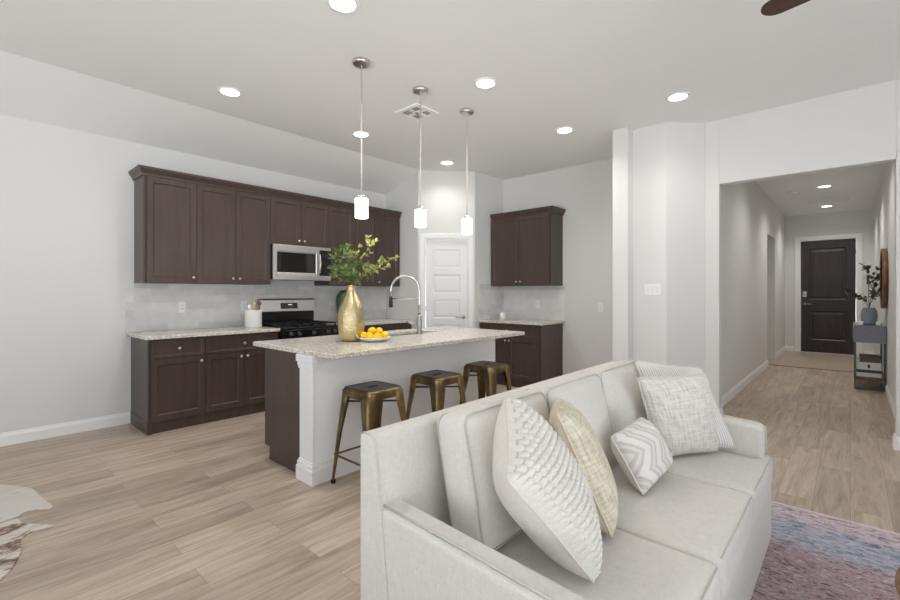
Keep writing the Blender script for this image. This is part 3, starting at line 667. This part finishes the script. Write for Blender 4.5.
tag(t, 'small white jar in the corner of the back wall countertop', 'jar'); obj('lid', lathe(B(), [(.041, .09), (.041, .1), (.012, .104), (.01, .115)], n=24), plastic_m, t, smooth=True)

# outlets and switches: local front faces -y
def plate(name, label, cat, loc, rotz, w=.07, h=.115, rockers=1, sockets=False, group=None):
    t = thing(name, label, cat, loc, rotz, group)
    obj('cover_plate', B(-w/2, w/2, -.006, 0, -h/2, h/2), plastic_m, t, bevel=.002)
    for i in range(rockers):
        x = (i-(rockers-1)/2)*.046
        o = obj('socket' if sockets else 'rocker', B(x-.0165, x+.0165, -.009, -.005, -.034, .034), door_m, t, bevel=.001)
        if sockets:
            bm = B()
            for zz in (.017, -.017):
                for s in (-.006, .006): box(bm, x+s-.001, x+s+.001, -.0095, -.0088, zz-.004, zz+.004)
            obj('slots', bm, blackp_m, o)
    return t
go = 'wall outlets'
plate('wall_outlet', 'white outlet on the tiles above the left counter, farther left one', 'outlet', (1.66, KY-.01, 1.17), 0, sockets=True, group=go)
plate('wall_outlet', 'white outlet on the tiles just above the utensil crock', 'outlet', (2.33, KY-.01, 1.17), 0, sockets=True, group=go)
plate('wall_outlet', 'white outlet on the tiles under the lone back wall cabinet', 'outlet', (BX-.01, 3.5, 1.16), -PI/2, sockets=True, group=go)
plate('wall_outlet', 'white outlet on bare back wall beside the corner stub', 'outlet', (BX, 2.53, 1.13), -PI/2, sockets=True, group=go)
plate('wall_outlet', 'low white outlet on the left hallway wall', 'outlet', (7.1, HL, .39), 0, sockets=True, group=go)
plate('light_switch', 'white triple light switch on the wall right of the kitchen', 'switch', (5.023, 1.585, 1.36), -PI/2, .165, .115, 3)

# ------------------------------------------------------------------ ceiling lights
def spot(parent, power, z=-.02, size=2.55, rad=.06):
    l = bpy.data.lights.new('lamp', 'SPOT'); l.energy = power; l.spot_size = size; l.spot_blend = .9; l.shadow_soft_size = rad; l.color = (1, .96, .91)
    o = bpy.data.objects.new('lamp', l); C.objects.link(o); o.parent = parent; o.location = (0, 0, z)
def downlight(label, loc, group, power):
    t = thing('ceiling_light', label, 'light', loc, 0, group)
    obj('trim_ring', lathe(B(), [(.102, -.0005), (.102, -.006), (.09, -.011), (.078, -.008), (.076, -.004), (.076, -.0005)], n=40, cap=False), trim_m, t, smooth=True)
    obj('lens', lathe(B(), [(.078, -.0075), (.05, -.0085), (.002, -.009)], n=36), glow_m, t, smooth=True)
    spot(t, power); return t
s_ = (CZ-1.325)/(3.05-1.325); gd = 'recessed lights in the main ceiling'
for p, lab in [((1.541, 2.244), 'recessed round light at the top edge of the view, nearest the camera'), ((1.571, 3.949), 'recessed round light leftmost, above the left cabinets'),
        ((2.942, 3.948), 'recessed round light seen right behind the nearest pendant rod'), ((2.912, 2.229), 'recessed round light right of the ceiling vent'),
        ((4.345, 3.965), 'recessed round light in front of the pantry door'), ((4.311, 2.251), 'recessed round light before the lone back wall cabinet'),
        ((4.242, 1.127), 'recessed round light nearest to the hallway opening')]:
    downlight(lab, (p[0]*s_, p[1]*s_, CZ), gd, SPOT_POWER*(.55 if 'hallway' in lab or 'pantry' in lab else 1))
gh = 'recessed lights in the hallway ceiling'
downlight('recessed round light in the hallway ceiling, nearer one', (9.55, .32, HZ), gh, HALL_POWER)
downlight('recessed round light just inside the hallway opening, above its header', (7.35, .28, HZ), gh, HALL_POWER*.75)
downlight('recessed round light in the hallway ceiling, near the dark front door', (11.75, .36, HZ), gh, HALL_POWER)
tag(obj('smoke_detector', lathe(B(), [(.07, 0), (.07, -.02), (.055, -.035), (.02, -.038)], n=28), plastic_m, loc=(9.75, .76, HZ), smooth=True), 'white round smoke detector on the left side of the hallway ceiling', 'smoke detector')
t = thing('air_vent', 'white slatted air register on the hallway ceiling between its lights', 'vent', (11.1, .3, HZ))
bm = B(-.17, .17, -.34, -.30, -.01, 0); box(bm, -.17, .17, .30, .34, -.01, 0); box(bm, -.17, -.13, -.3, .3, -.01, 0); box(bm, .13, .17, -.3, .3, -.01, 0); obj('frame', bm, plastic_m, t)
bm = B()
for i in range(7): box(bm, -.12+i*.04, -.105+i*.04, -.3, .3, -.008, 0)
obj('louvers', bm, plastic_m, t)
t = thing('air_vent', 'square four-way white air diffuser on the kitchen ceiling', 'vent', (2.945*s_, 3.075*s_, CZ))
bm = B(); a_ = .155
for s in (-1, 1): box(bm, -a_, a_, *sorted((s*a_, s*(a_-.045))), -.012, 0); box(bm, *sorted((s*a_, s*(a_-.045))), -a_+.045, a_-.045, -.012, 0)
box(bm, -a_+.045, a_-.045, -.018, .018, -.011, 0); box(bm, -.018, .018, -a_+.045, a_-.045, -.011, 0); obj('frame', bm, plastic_m, t)
vl = flat('vent_louver', srgb(168, 168, 166))
for s in (-1, 1):
    for q in (-1, 1):
        bm = B()
        for i in range(4):
            w_ = .021*(i+.4)
            if s == q: box(bm, *sorted((s*(.03+w_), s*(.042+w_))), *sorted((q*.02, q*.105)), -.008, 0)
            else: box(bm, *sorted((s*.02, s*.105)), *sorted((q*(.03+w_), q*(.042+w_))), -.008, 0)
        obj('louvers', bm, vl, t)

def pendant(label, x, y):
    t = thing('pendant_light', label, 'pendant light', (x, y, CZ), 0, 'pendant lights over the island')
    obj('canopy', lathe(B(), [(.065, 0), (.068, -.006), (.068, -.026), (.062, -.03), (.002, -.031)], n=36), nickel_m, t, smooth=True)
    bm = B()
    lathe(bm, [(.006, -.05), (.006, -.03)], n=12)
    for i in range(12):
        z = -.062-i*.024; pts = []
        for k_ in range(12):
            a = 2*PI*k_/12; u_ = .0075*math.cos(a); w_ = .0165*math.sin(a)
            pts.append((u_, 0, z+w_) if i % 2 else (0, u_, z+w_))
        tube(bm, pts, .0019, 5, True)
    obj('chain', bm, nickel_m, t, smooth=True)
    obj('cord', tube(B(), [(.003, 0, -.03), (.006, .004, -.15), (.002, .003, -.25), (0, 0, -.34)], .0022, 6), flat('cord_beige', srgb(206, 196, 184)), t, smooth=True)
    obj('rod', tube(B(), [(0, 0, -.335), (0, 0, -1.06)], .0055, 10), flat('satin_rod', srgb(208, 198, 188), .35), t, smooth=True)
    obj('socket_cap', lathe(B(), [(.01, -1.035), (.028, -1.045), (.03, -1.068), (.03, -1.07)], n=24), nickel_m, t, smooth=True)
    obj('shade', lathe(B(), [(.03, -1.068), (.049, -1.07), (.052, -1.076), (.052, -1.218), (.049, -1.222), (.002, -1.216)], n=36), shade_m, t, smooth=True)
    l = bpy.data.lights.new('bulb', 'POINT'); l.energy = PENDANT_POWER; l.shadow_soft_size = .06; l.color = (1, .9, .78)
    o = bpy.data.objects.new('bulb', l); C.objects.link(o); o.parent = t; o.location = (0, 0, -1.30)
for x, y, lab in ((2.019, 2.703, 'nearest of the three white glass pendants, over the gold vase'), (2.629, 2.703, 'middle of the three white glass pendants'), (3.233, 2.695, 'farthest of the three white glass pendants, before the pantry door')):
    pendant(lab, x*s_, y*s_)

# ceiling fan: three dark blades, only one tip reaches the view
HB = Vector((2.655, -.33, 2.78)); TIP = Vector((2.800, .345, 2.78)); R_ = (TIP-HB).length
a0 = math.atan2(TIP.y-HB.y, TIP.x-HB.x)
t = thing('ceiling_fan', 'ceiling fan with dark wooden blades, one tip showing at the top right', 'fan', HB)
obj('canopy', lathe(B(), [(.03, .29), (.06, .31), (.07, CZ-HB.z)], n=28), flat('bronze_fan', srgb(60, 48, 42), .4), t, smooth=True)
obj('downrod', tube(B(), [(0, 0, .05), (0, 0, .3)], .012, 12), flat('bronze_rod', srgb(60, 48, 42), .4), t, smooth=True)
obj('motor', lathe(B(), [(.03, .09), (.1, .07), (.13, .03), (.13, -.03), (.09, -.06), (.02, -.07)], n=36), flat('bronze_motor', srgb(60, 48, 42), .4), t, smooth=True)
for k_ in range(3):
    w_ = .058; out = [(.11, -.035), (.25, -w_), (R_-.07, -w_*1.02)] + [(R_-.07+.07*math.sin(q), -w_*1.02*math.cos(q)) for q in [PI*i/10 for i in range(1, 10)]] + [(R_-.07, w_*1.02), (.25, w_), (.11, .035)]
    bm = prism(B(), out, -.004, .004); bmesh.ops.rotate(bm, verts=bm.verts, matrix=Matrix.Rotation(math.radians(12), 3, 'X'))
    bmesh.ops.rotate(bm, verts=bm.verts, matrix=Matrix.Rotation(a0+k_*2*PI/3, 3, 'Z')); obj('blade', bm, fan_m, t, bevel=.002)

# ------------------------------------------------------------------ stools
def make_stool(label, loc, rotz=0):
    t = thing('bar_stool', label, 'stool', loc, rotz, 'metal stools along the island')
    H = .675; a = .150; f = .205
    def rsq(h, r, n=6):
        pts = []
        for cx, cy, q in ((h-r, h-r, 0), (-h+r, h-r, 1), (-h+r, -h+r, 2), (h-r, -h+r, 3)):
            for i in range(n+1): an = PI/2*(q+i/n); pts.append((cx+r*math.cos(an), cy+r*math.sin(an)))
        return pts
    bm = bmesh.new(); lv = [(a+.012, .04, H-.062), (a+.006, .04, H-.02), (a-.001, .038, H-.004)]
    rings = [[bm.verts.new((x, y, z)) for x, y in rsq(h, r)] for h, r, z in lv]; n = len(rings[0])
    for p, q in zip(rings, rings[1:]):
        for i in range(n): bm.faces.new((p[i], p[(i+1) % n], q[(i+1) % n], q[i]))
    seat = obj('seat', bm, brass_m, t, smooth=True)
    seat.modifiers.new('sheet', 'SOLIDIFY').thickness = .003
    # top plate with a raised rim and a hand slot
    bm = bmesh.new(); lv = [(a-.001, .038, H-.004), (a-.012, .034, H), (a-.02, .03, H-.003), (.10, .03, H-.004)]
    rings = [[bm.verts.new((x, y, z)) for x, y in rsq(h, r)] for h, r, z in lv]
    sl = [bm.verts.new((x*.045/.10, y*.016/.10, H-.004)) for x, y in rsq(.10, .03)]; rings.append(sl)
    rings.append([bm.verts.new((v_.co.x, v_.co.y, H-.02)) for v_ in sl])
    for p, q in zip(rings, rings[1:]):
        for i in range(n): bm.faces.new((p[i], p[(i+1) % n], q[(i+1) % n], q[i]))
    obj('seat_top', bm, brass_dk, seat)
    for sx, sy in ((1, 1), (-1, 1), (-1, -1), (1, -1)):
        bm = bmesh.new(); R2 = []
        for z, w_, hc in ((H-.02, .088, a+.009), (H-.10, .084, a+.009+(f-a-.009)*.125), (.36, .05, a+.009+(f-a-.009)*.475), (.02, .025, f), (0, .025, f)):
            sec = []
            for q in (0, .2, .4, .6, .8, 1):    # folded corner sheet, rounded at the outer edge
                an = PI/2*q; r = w_*.42
                sec.append((hc-r+r*math.cos(an), hc-r+r*math.sin(an)))
            sec = [(hc, hc-w_)] + sec + [(hc-w_, hc)]
            R2.append([bm.verts.new((sx*x, sy*y, z)) for x, y in sec])
        for p, q in zip(R2, R2[1:]):
            for i in range(len(p)-1): bm.faces.new((p[i], p[i+1], q[i+1], q[i]))
        lg = obj('leg', bm, brass_m, t, smooth=True); lg.modifiers.new('sheet', 'SOLIDIFY').thickness = .004
        obj('foot_cap', B(*sorted((sx*(f-.024), sx*(f+.003))), *sorted((sy*(f-.024), sy*(f+.003))), 0, .028), blackp_m, lg, bevel=.004)
    g = .188
    for p, q in (((g, g), (-g, g)), ((-g, g), (-g, -g)), ((-g, -g), (g, -g)), ((g, -g), (g, g))):
        z = .20
        obj('foot_rail', tube(B(), [(*p, z), (*q, z)], .0075, 8), brass_m, t, smooth=True)
    bm = B(); zz = H-.105; b_ = a+.002
    for s in (-1, 1):
        tube(bm, [(-b_, -s*b_, zz), (b_, s*b_, zz)], .007, 8)
    obj('cross_brace', bm, gun_m, t, smooth=True)
    return t
st = make_stool('nearest antique brass metal stool, at the left end of the island', (1.955, 2.487, 0))
dup(st, (2.595, 2.477, 0), 'middle antique brass metal stool under the island overhang')
dup(st, (3.27, 2.492, 0), 'farthest antique brass metal stool, near the back wall cabinet', rotz=math.radians(4))

# ------------------------------------------------------------------ sofa
SXa, SXb, SYb, SYf = .890, 2.955, 1.205, .315
SO = (1.92, .76, 0)
sofa = thing('sofa', 'cream slipcovered three-seat sofa facing away from the kitchen', 'sofa', SO)
def rounded_prof(pts, r, n=4):
    out = []; m = len(pts)
    for i in range(m):
        p = Vector(pts[i]); a = Vector(pts[i-1]); b = Vector(pts[(i+1) % m]); rr = r[i] if isinstance(r, (list, tuple)) else r
        if rr <= 0: out.append(tuple(p)); continue
        da = (a-p).normalized(); db = (b-p).normalized(); ang = da.angle(db); tl = min(rr/math.tan(ang/2), (a-p).length*.45, (b-p).length*.45)
        p0 = p+da*tl; p1 = p+db*tl
        for k_ in range(n+1):
            q = k_/n; out.append(tuple(p0*(1-q)**2+p*2*q*(1-q)+p1*q*q))
    return out
prof = rounded_prof([(SYb, .02), (SYb, .868), (SYb-.075, .868), (SYb-.16, .30), (SYb-.16, .02)], [0, .022, .03, 0, 0])
obj('back', extrude_x(B(), prof, SXa, SXb), linen_m, sofa, world=True, bevel=.012, seg=3)
obj('base', B(SXa+.03, SXb-.03, SYf+.03, SYb-.14, .03, .30), linen_m, sofa, world=True)
bm = B(SXa+.012, SXb-.012, SYf+.002, SYf+.02, .012, .30); obj('front_skirt', bm, linen_m, sofa, world=True, bevel=.005)
def arm(x0, x1, sgn):
    # profile in (y,z); top falls gently to the front
    pr = rounded_prof([(SYb-.02, .02), (SYb-.02, .655), (SYf+.03, .614), (SYf+.02, .02)], [0, 0, .035, 0])
    o = obj('arm', extrude_x(B(), pr, x0, x1), linen_m, sofa, world=True, bevel=.022, seg=4, smooth=False)
    xo = x0+.016 if sgn < 0 else x1-.016
    obj('piping', tube(B(), [(xo, SYb-.10, .655-.0035), (xo, .8, .6425), (xo, SYf+.06, .6165), (xo, SYf+.028, .6), (xo-.0, SYf+.021, .3)], .0045, 6), welt_m, o, world=True, smooth=True)
    return o
arm(SXa+.002, SXa+.098, -1); arm(SXb-.098, SXb-.002, 1)
# back piping along the end panel
for x in (SXa+.004, SXb-.004):
    obj('piping', tube(B(), [(x, SYb-.162+.006, .30), (x, SYb-.12, .6), (x, SYb-.085, .845), (x, SYb-.07, .865), (x, SYb-.02, .869)], .004, 6), welt_m, sofa, world=True, smooth=True)
def puff(x0, x1, y0, y1, z0, z1, r=.03, puffs=(0, 0, .02), n=14):
    bm = bmesh.new(); h = Vector(((x1-x0)/2, (y1-y0)/2, (z1-z0)/2)); c = Vector(((x0+x1)/2, (y0+y1)/2, (z0+z1)/2))
    bmesh.ops.create_cube(bm, size=2); bmesh.ops.subdivide_edges(bm, edges=bm.edges[:], cuts=n, use_grid_fill=True)
    for v in bm.verts:
        q = v.co.copy()
        # denser sampling near the edges
        q = Vector([math.copysign(abs(e)**.72, e) for e in q])
        p = Vector((q.x*h.x, q.y*h.y, q.z*h.z)); inn = Vector([max(-h[i]+r, min(h[i]-r, p[i])) for i in range(3)])
        d = p-inn
        if d.length > 1e-6: p = inn+d.normalized()*r
        for i in range(3):
            j, l = (i+1) % 3, (i+2) % 3
            p[i] += math.copysign(1, q[i])*puffs[i]*abs(q[i])**3*(1-q[j]**2)*(1-q[l]**2)
        v.co = p+c
    return bm
def rrect(x0, x1, z0, z1, y, r=.04, n=5):
    pts = []
    for cx, cz, q in ((x1-r, z1-r, 0), (x0+r, z1-r, 1), (x0+r, z0+r, 2), (x1-r, z0+r, 3)):
        for i in range(n+1): a = PI/2*(q+i/n); pts.append((cx+r*math.cos(a), y, cz+r*math.sin(a)))
    return pts
cx_ = [SXa+.005, 1.665, 2.34, SXb-.005]
for i in range(3):
    x0, x1 = cx_[i]+.004, cx_[i+1]-.004
    cu = obj('seat_cushion', puff(x0, x1, SYf-.005, SYb-.17, .295, .452, .03, (.0, .008, .016)) if i == 1 else puff(x0+(.1 if i == 0 else 0), x1-(.1 if i == 2 else 0), SYf-.005, SYb-.17, .295, .452, .03, (.0, .008, .016)), linen_m, sofa, world=True, smooth=True)
    if i != 1:
        e0, e1 = (x0, x0+.13) if i == 0 else (x1-.13, x1)
        obj('cushion_ear', puff(e0, e1, SYf-.005, SYf+.07, .297, .452, .025, (0, 0, 0), 8), linen_m, cu, world=True, smooth=True)
    obj('piping', tube(B(), [(x0+.03, SYf+.0045, .4425), ((x0+x1)/2, SYf+.002, .445), (x1-.03, SYf+.0045, .4425)], .0035, 6), welt_m, cu, world=True, smooth=True)
def lean(bm, y, z, ang): bmesh.ops.rotate(bm, verts=bm.verts, cent=(0, y, z), matrix=Matrix.Rotation(ang, 3, 'X')); return bm
bx_ = [1.115, 1.655, 2.20, 2.79]
for i in range(3):
    x0, x1 = bx_[i]+.006, bx_[i+1]-.006; y0, y1 = .845, 1.0; z0, z1 = .455, .90
    cu = obj('back_cushion', lean(puff(x0, x1, y0, y1, z0, z1, .04, (.018, .05, .02)), y1, z0, math.radians(-12)), linen_m, sofa, world=True, smooth=True)
    for yy in (y0+.014, y1-.014):
        obj('piping', lean(tube(B(), rrect(x0+.004, x1-.004, z0+.004, z1-.002, yy, .045), .0035, 6, True), y1, z0, math.radians(-12)), welt_m, cu, world=True, smooth=True)

# ------------------------------------------------------------------ throw pillows: four corner points, padded and bulged
def pillow(label, c, T, mf, mb, n=26, knots=None, pinch=.07, base=None):
    """c: corners TL, TR, BR, BL seen from the front"""
    c = [Vector(p) for p in c]; nrm = (c[1]-c[0]).cross(c[3]-c[0]).normalized(); nrm = -nrm
    N = n if not knots else 190
    bm = bmesh.new(); uv = bm.loops.layers.uv.new('UVMap'); sides = []
    def pos(u, v, s):
        q = (u+1)/2; w = (v+1)/2
        # pinch edges inward between the corners
        rc = .055*(abs(u*v))**5; uu = u*(1-pinch*(1-v*v)*abs(u)**3-rc); vv = v*(1-pinch*(1-u*u)*abs(v)**3-rc)
        q, w = (uu+1)/2, (vv+1)/2
        p = (c[3]*(1-q)+c[2]*q)*(1-w)+(c[0]*(1-q)+c[1]*q)*w
        th = T*((1-u**4)*(1-v**4))**.62*(.82+.18*(1-u*u)*(1-v*v))
        if knots and s > 0:
            rows, cols = knots; a = (u+1)/2*cols; r_ = int(a); b = (v+1)/2*rows+(.5 if r_ % 2 else 0)
            fa, fb = (a-r_-.5)*2, (b-math.floor(b)-.5)*2
            hgt = max(0, 1-abs(fa)**2.4)**.5*max(0, 1-abs(fb)**2.4)**.5
            edge = min(1, (1-abs(u))*14, (1-abs(v))*14)
            th += .02*hgt*max(0, edge)
        elif s < 0 and knots: th *= 1.35
        return p+nrm*th*s
    rim = {}
    for s in (1, -1):
        V = {}
        for i in range(N+1):
            for j in range(N+1):
                u, v = -1+2*i/N, -1+2*j/N
                if i in (0, N) or j in (0, N):
                    if (i, j) not in rim: rim[i, j] = bm.verts.new(pos(u, v, 0))
                    V[i, j] = rim[i, j]
                else: V[i, j] = bm.verts.new(pos(u, v, s))
        for i in range(N):
            for j in range(N):
                f = bm.faces.new([V[i, j], V[i+1, j], V[i+1, j+1], V[i, j+1]] if s > 0 else [V[i, j], V[i, j+1], V[i+1, j+1], V[i+1, j]])
                f.material_index = 0 if s > 0 else 1; f.smooth = True
                for lp in f.loops:
                    for key in ((i, j), (i+1, j), (i+1, j+1), (i, j+1)):
                        if V[key] is lp.vert: lp[uv].uv = (key[0]/N, key[1]/N); break
    o = obj('throw_pillow', bm, mf, loc=base or (sum((p.x for p in c))/4, sum((p.y for p in c))/4, min(p.z for p in c)), world=True)
    o.data.materials.append(mb)
    for p in o.data.polygons: p.use_smooth = True
    seam = tube(B(), [pos(u, v, 0) for u, v in [(-1+2*i/12, 1) for i in range(12)]+[(1, 1-2*i/12) for i in range(12)]+[(1-2*i/12, -1) for i in range(12)]+[(-1, -1+2*i/12) for i in range(12)]], .004, 6, True)
    bmesh.ops.translate(seam, verts=seam.verts, vec=-o.location); obj('seam', seam, mb, o, smooth=True)
    return tag(o, label, 'pillow')
# knotted: TL = front top, TR = back top
pillow('big ivory pillow with chunky knotted front, nearest the camera', [(.967, .676, .835), (1.307, .922, .965), (1.575, .795, .60), (1.235, .543, .475)], .09, wool_m, cotton_m, knots=(19, 15))
pillow('beige slub-weave pillow leaning behind the chunky knotted pillow', [(1.345, .735, .93), (1.656, .90, .905), (1.83, .775, .47), (1.50, .60, .475)], .085, beige_weave_m, tan_m)
pillow('small chevron patterned pillow lying on the middle seat', [(1.905, .78, .70), (2.21, .745, .735), (2.29, .635, .50), (1.92, .645, .475)], .085, chevron_m, cotton_m)
pillow('large light grey woven square pillow at the right arm', [(2.33, .82, .90), (2.72, .575, .90), (2.735, .52, .475), (2.40, .735, .475)], .075, grey_weave_m, cotton_m)
pillow('white ribbed stripe pillow tucked behind the large grey woven pillow', [(2.60, .93, .95), (2.85, .63, .905), (2.84, .455, .475), (2.60, .78, .475)], .055, stripe_m, cotton_m)

# ------------------------------------------------------------------ rugs and the table edge
rg = obj('area_rug', B(-1.50, 1.44, -1.15, 1.15, 0, .012), rug_m, loc=(2.0, -.45, 0)); tag(rg, 'distressed pink and blue patterned rug in front of the sofa', 'rug')
bm = B(1.425, 1.445, -1.155, 1.155, 0, .0135); box(bm, -1.505, -1.485, -1.155, 1.155, 0, .0135); box(bm, -1.485, 1.425, 1.14, 1.155, 0, .0135); box(bm, -1.485, 1.425, -1.155, -1.14, 0, .0135)
obj('binding', bm, rugedge_m, rg)
# cowhide: closed outline on the floor
H0 = Vector((0, 3.7, 0))
out = [(.22, 4.33), (.33, 4.14), (.36, 3.98), (.385, 3.78), (.40, 3.70), (.385, 3.64), (.30, 3.70), (.255, 3.66), (.25, 3.56), (.29, 3.48), (.345, 3.41), (.37, 3.365), (.345, 3.36), (.275, 3.36), (.235, 3.30), (.225, 3.18), (.20, 3.05), (.15, 2.93), (.06, 2.84), (-.08, 2.75), (-.3, 2.7), (-.55, 2.72), (-.75, 2.66), (-.95, 2.55), (-1.02, 2.62), (-.93, 2.8), (-1.0, 3.1), (-1.08, 3.5), (-1.0, 3.9), (-1.06, 4.2), (-.96, 4.32), (-.8, 4.25), (-.55, 4.32), (-.2, 4.36), (.05, 4.42), (.15, 4.40)]
def smooth_loop(p, n=4):
    o_ = []; m = len(p)
    for i in range(m):
        p0, p1, p2, p3 = [Vector(p[(i+k_-1) % m]) for k_ in range(4)]
        for j in range(n):
            t_ = j/n; o_.append(tuple(.5*((2*p1)+(p2-p0)*t_+(2*p0-5*p1+4*p2-p3)*t_**2+(3*p1-p0-3*p2+p3)*t_**3)))
    return o_
bm = prism(B(), [(x-H0.x, y-H0.y) for x, y in smooth_loop(out)], .001, .007)
tag(obj('cowhide_rug', bm, hide_m, loc=H0), 'grey, white and brown cowhide rug on the planks at lower left', 'rug')
CT = (1.995, -.57)
t = thing('coffee_table', 'round brown wooden table, only its rim showing at the right edge', 'table', (*CT, .012))
obj('tabletop', lathe(B(), [(.44, .36), (.462, .375), (.466, .39), (.462, .405), (.44, .412)], n=72), walnut_m, t, smooth=True)
for k_ in range(3):
    a_ = math.radians(-48+120*k_); obj('leg', tube(B(), [(.24*math.cos(a_), .24*math.sin(a_), .37), (.31*math.cos(a_), .31*math.sin(a_), 0)], [.022, .014], 12), walnut_m, t, smooth=True)

# ------------------------------------------------------------------ hallway console, vase, books, mirror
KX0, KX1, KY0, KY1 = 8.30, 9.25, -.350, -.035
t = thing('console_table', 'narrow blue-grey console table with metal legs on the right hallway wall', 'table', ((KX0+KX1)/2, (KY0+KY1)/2, 0))
cb = obj('drawer_box', B(KX0, KX1, KY0, KY1, .645, .865), consol_m, t, world=True, bevel=.004)
obj('top', B(KX0-.004, KX1+.004, KY0, KY1+.004, .865, .88), consol_m, t, world=True, bevel=.002)
obj('lower_shelf', B(KX0, KX1, KY0, KY1, .14, .175), walnut_m, t, world=True, bevel=.003)
for x in (KX0, KX1-.022):
    for y in (KY0, KY1-.022): obj('leg', B(x, x+.022, y, y+.022, 0, .645), gun_m, t, world=True)
for x in (KX0, KX1-.022): obj('foot_bar', B(x, x+.022, KY0+.022, KY1-.022, 0, .022), gun_m, t, world=True)
for i in range(2): obj('drawer', B(KX0+.02+i*.46, KX0+.47+i*.46, KY1-.002, KY1+.010, .66, .85), consol_m, t, world=True, bevel=.002)
HV = (8.52, -.19, .88)
v_ = obj('vase', lathe(B(), [(.062, 0), (.076, .01), (.086, .08), (.088, .15), (.08, .2), (.064, .23), (.06, .24), (.053, .235), (.05, .19)], n=36), bluevase_m, loc=HV, smooth=True)
tag(v_, 'blue-grey ceramic vase with twigs on the hallway console', 'vase')
hd = 6.35
def htip(px, py, dep=0): return Vector((HV[0], HV[1], 0))+Rv*((px-867.5)/445*hd*1.0)+Fv*dep+Zv*(1.325+(293-py)/445*hd)
hb = Vector((HV[0], HV[1], HV[2]+.225)); gb2 = 'twigs in the hallway vase'
for px, py, dep, n_, lab in [(866, 270, .0, 26, 'tallest dark-leaved twig in the hallway vase'), (885, 276, .1, 26, 'twig leaning right toward the round mirror'), (852, 297, -.05, 24, 'low twig reaching left across the front door'), (874, 289, -.1, 22, 'short middle twig in the hallway vase'), (884, 294, .1, 20, 'low twig leaning right over the hallway console')]:
    branch(hb, htip(px, py, dep), .03, int(n_*1.3), .072, lab, gb2, leaf_dk, .5, .004, .2, 3)
for (x, y), lab in (((8.39, -.10), 'small white votive cup left of the hallway vase'), ((8.42, -.285), 'small white votive cup right of the hallway vase')):
    tag(obj('votive_cup', lathe(B(), [(.026, 0), (.029, .004), (.032, .055), (.029, .055), (.026, .01), (.002, .01)], n=24), ceramic_m, loc=(x, y, .88), smooth=True), lab, 'candle holder', 'votive cups on the console')
def book(label, z, h, mat, x0, x1, y0, y1, rz, mark=False):
    cx, cy = (x0+x1)/2, (y0+y1)/2; w, l = (x1-x0)/2, (y1-y0)/2
    t = thing('book', label, 'book', (cx, cy, z), rz, 'stack of books under the console')
    bm = B(-w, w, -l, l, 0, .005); box(bm, -w, w, -l, l, h-.005, h); box(bm, -w, -w+.006, -l, l, .005, h-.005); obj('cover', bm, mat, t)
    obj('pages', B(-w+.006, w-.006, -l+.006, l-.006, .005, h-.005), paper_m, t)
    if mark: obj('spine_mark', B(-w-.001, -w+.001, -.012, .012, h*.25, h*.75), blackp_m, t)
    return t
z = .1755
for h, col, lab, w_, off, mk in [(.055, srgb(226, 228, 236), 'white book at the bottom of the console shelf stack', .25, 0, False), (.04, srgb(78, 74, 82), 'dark grey book in the console shelf stack', .25, .0, False), (.1, srgb(232, 230, 224), 'thick white book box with a dark mark on the console shelf', .25, .0, True)]:
    book(lab, z, h, flat('book_cover', col, .5), KX0+.06, KX0+.40, KY0+.04+off, KY0+.04+w_+off, 0, mk); z += h+.0005
t = thing('storage_box', 'brown lidded box on top of the console shelf books', 'box', (KX0+.22, KY0+.155, z))
bb = flat('brown_box', srgb(112, 92, 84), .8)
obj('body', B(-.15, .15, -.10, .10, 0, .06), bb, t, bevel=.003); obj('lid', B(-.154, .154, -.104, .104, .06, .085), bb, t, bevel=.003)
MX, MZ, MR = 8.32, 1.52, .40
t = thing('wall_mirror', 'round wood-framed mirror on the right hallway wall', 'mirror', (MX, HR, MZ))
def roty(bm): bmesh.ops.rotate(bm, verts=bm.verts, matrix=Matrix.Rotation(-PI/2, 3, 'X')); return bm
obj('frame', roty(lathe(B(), [(MR-.06, .004), (MR, .004), (MR+.004, .05), (MR-.01, .058), (MR-.05, .058), (MR-.06, .05)], n=56, cap=False)), walnut_m, t, smooth=True)
obj('glass', roty(lathe(B(), [(MR-.055, .02), (.002, .02)], n=56)), mirror_m, t)
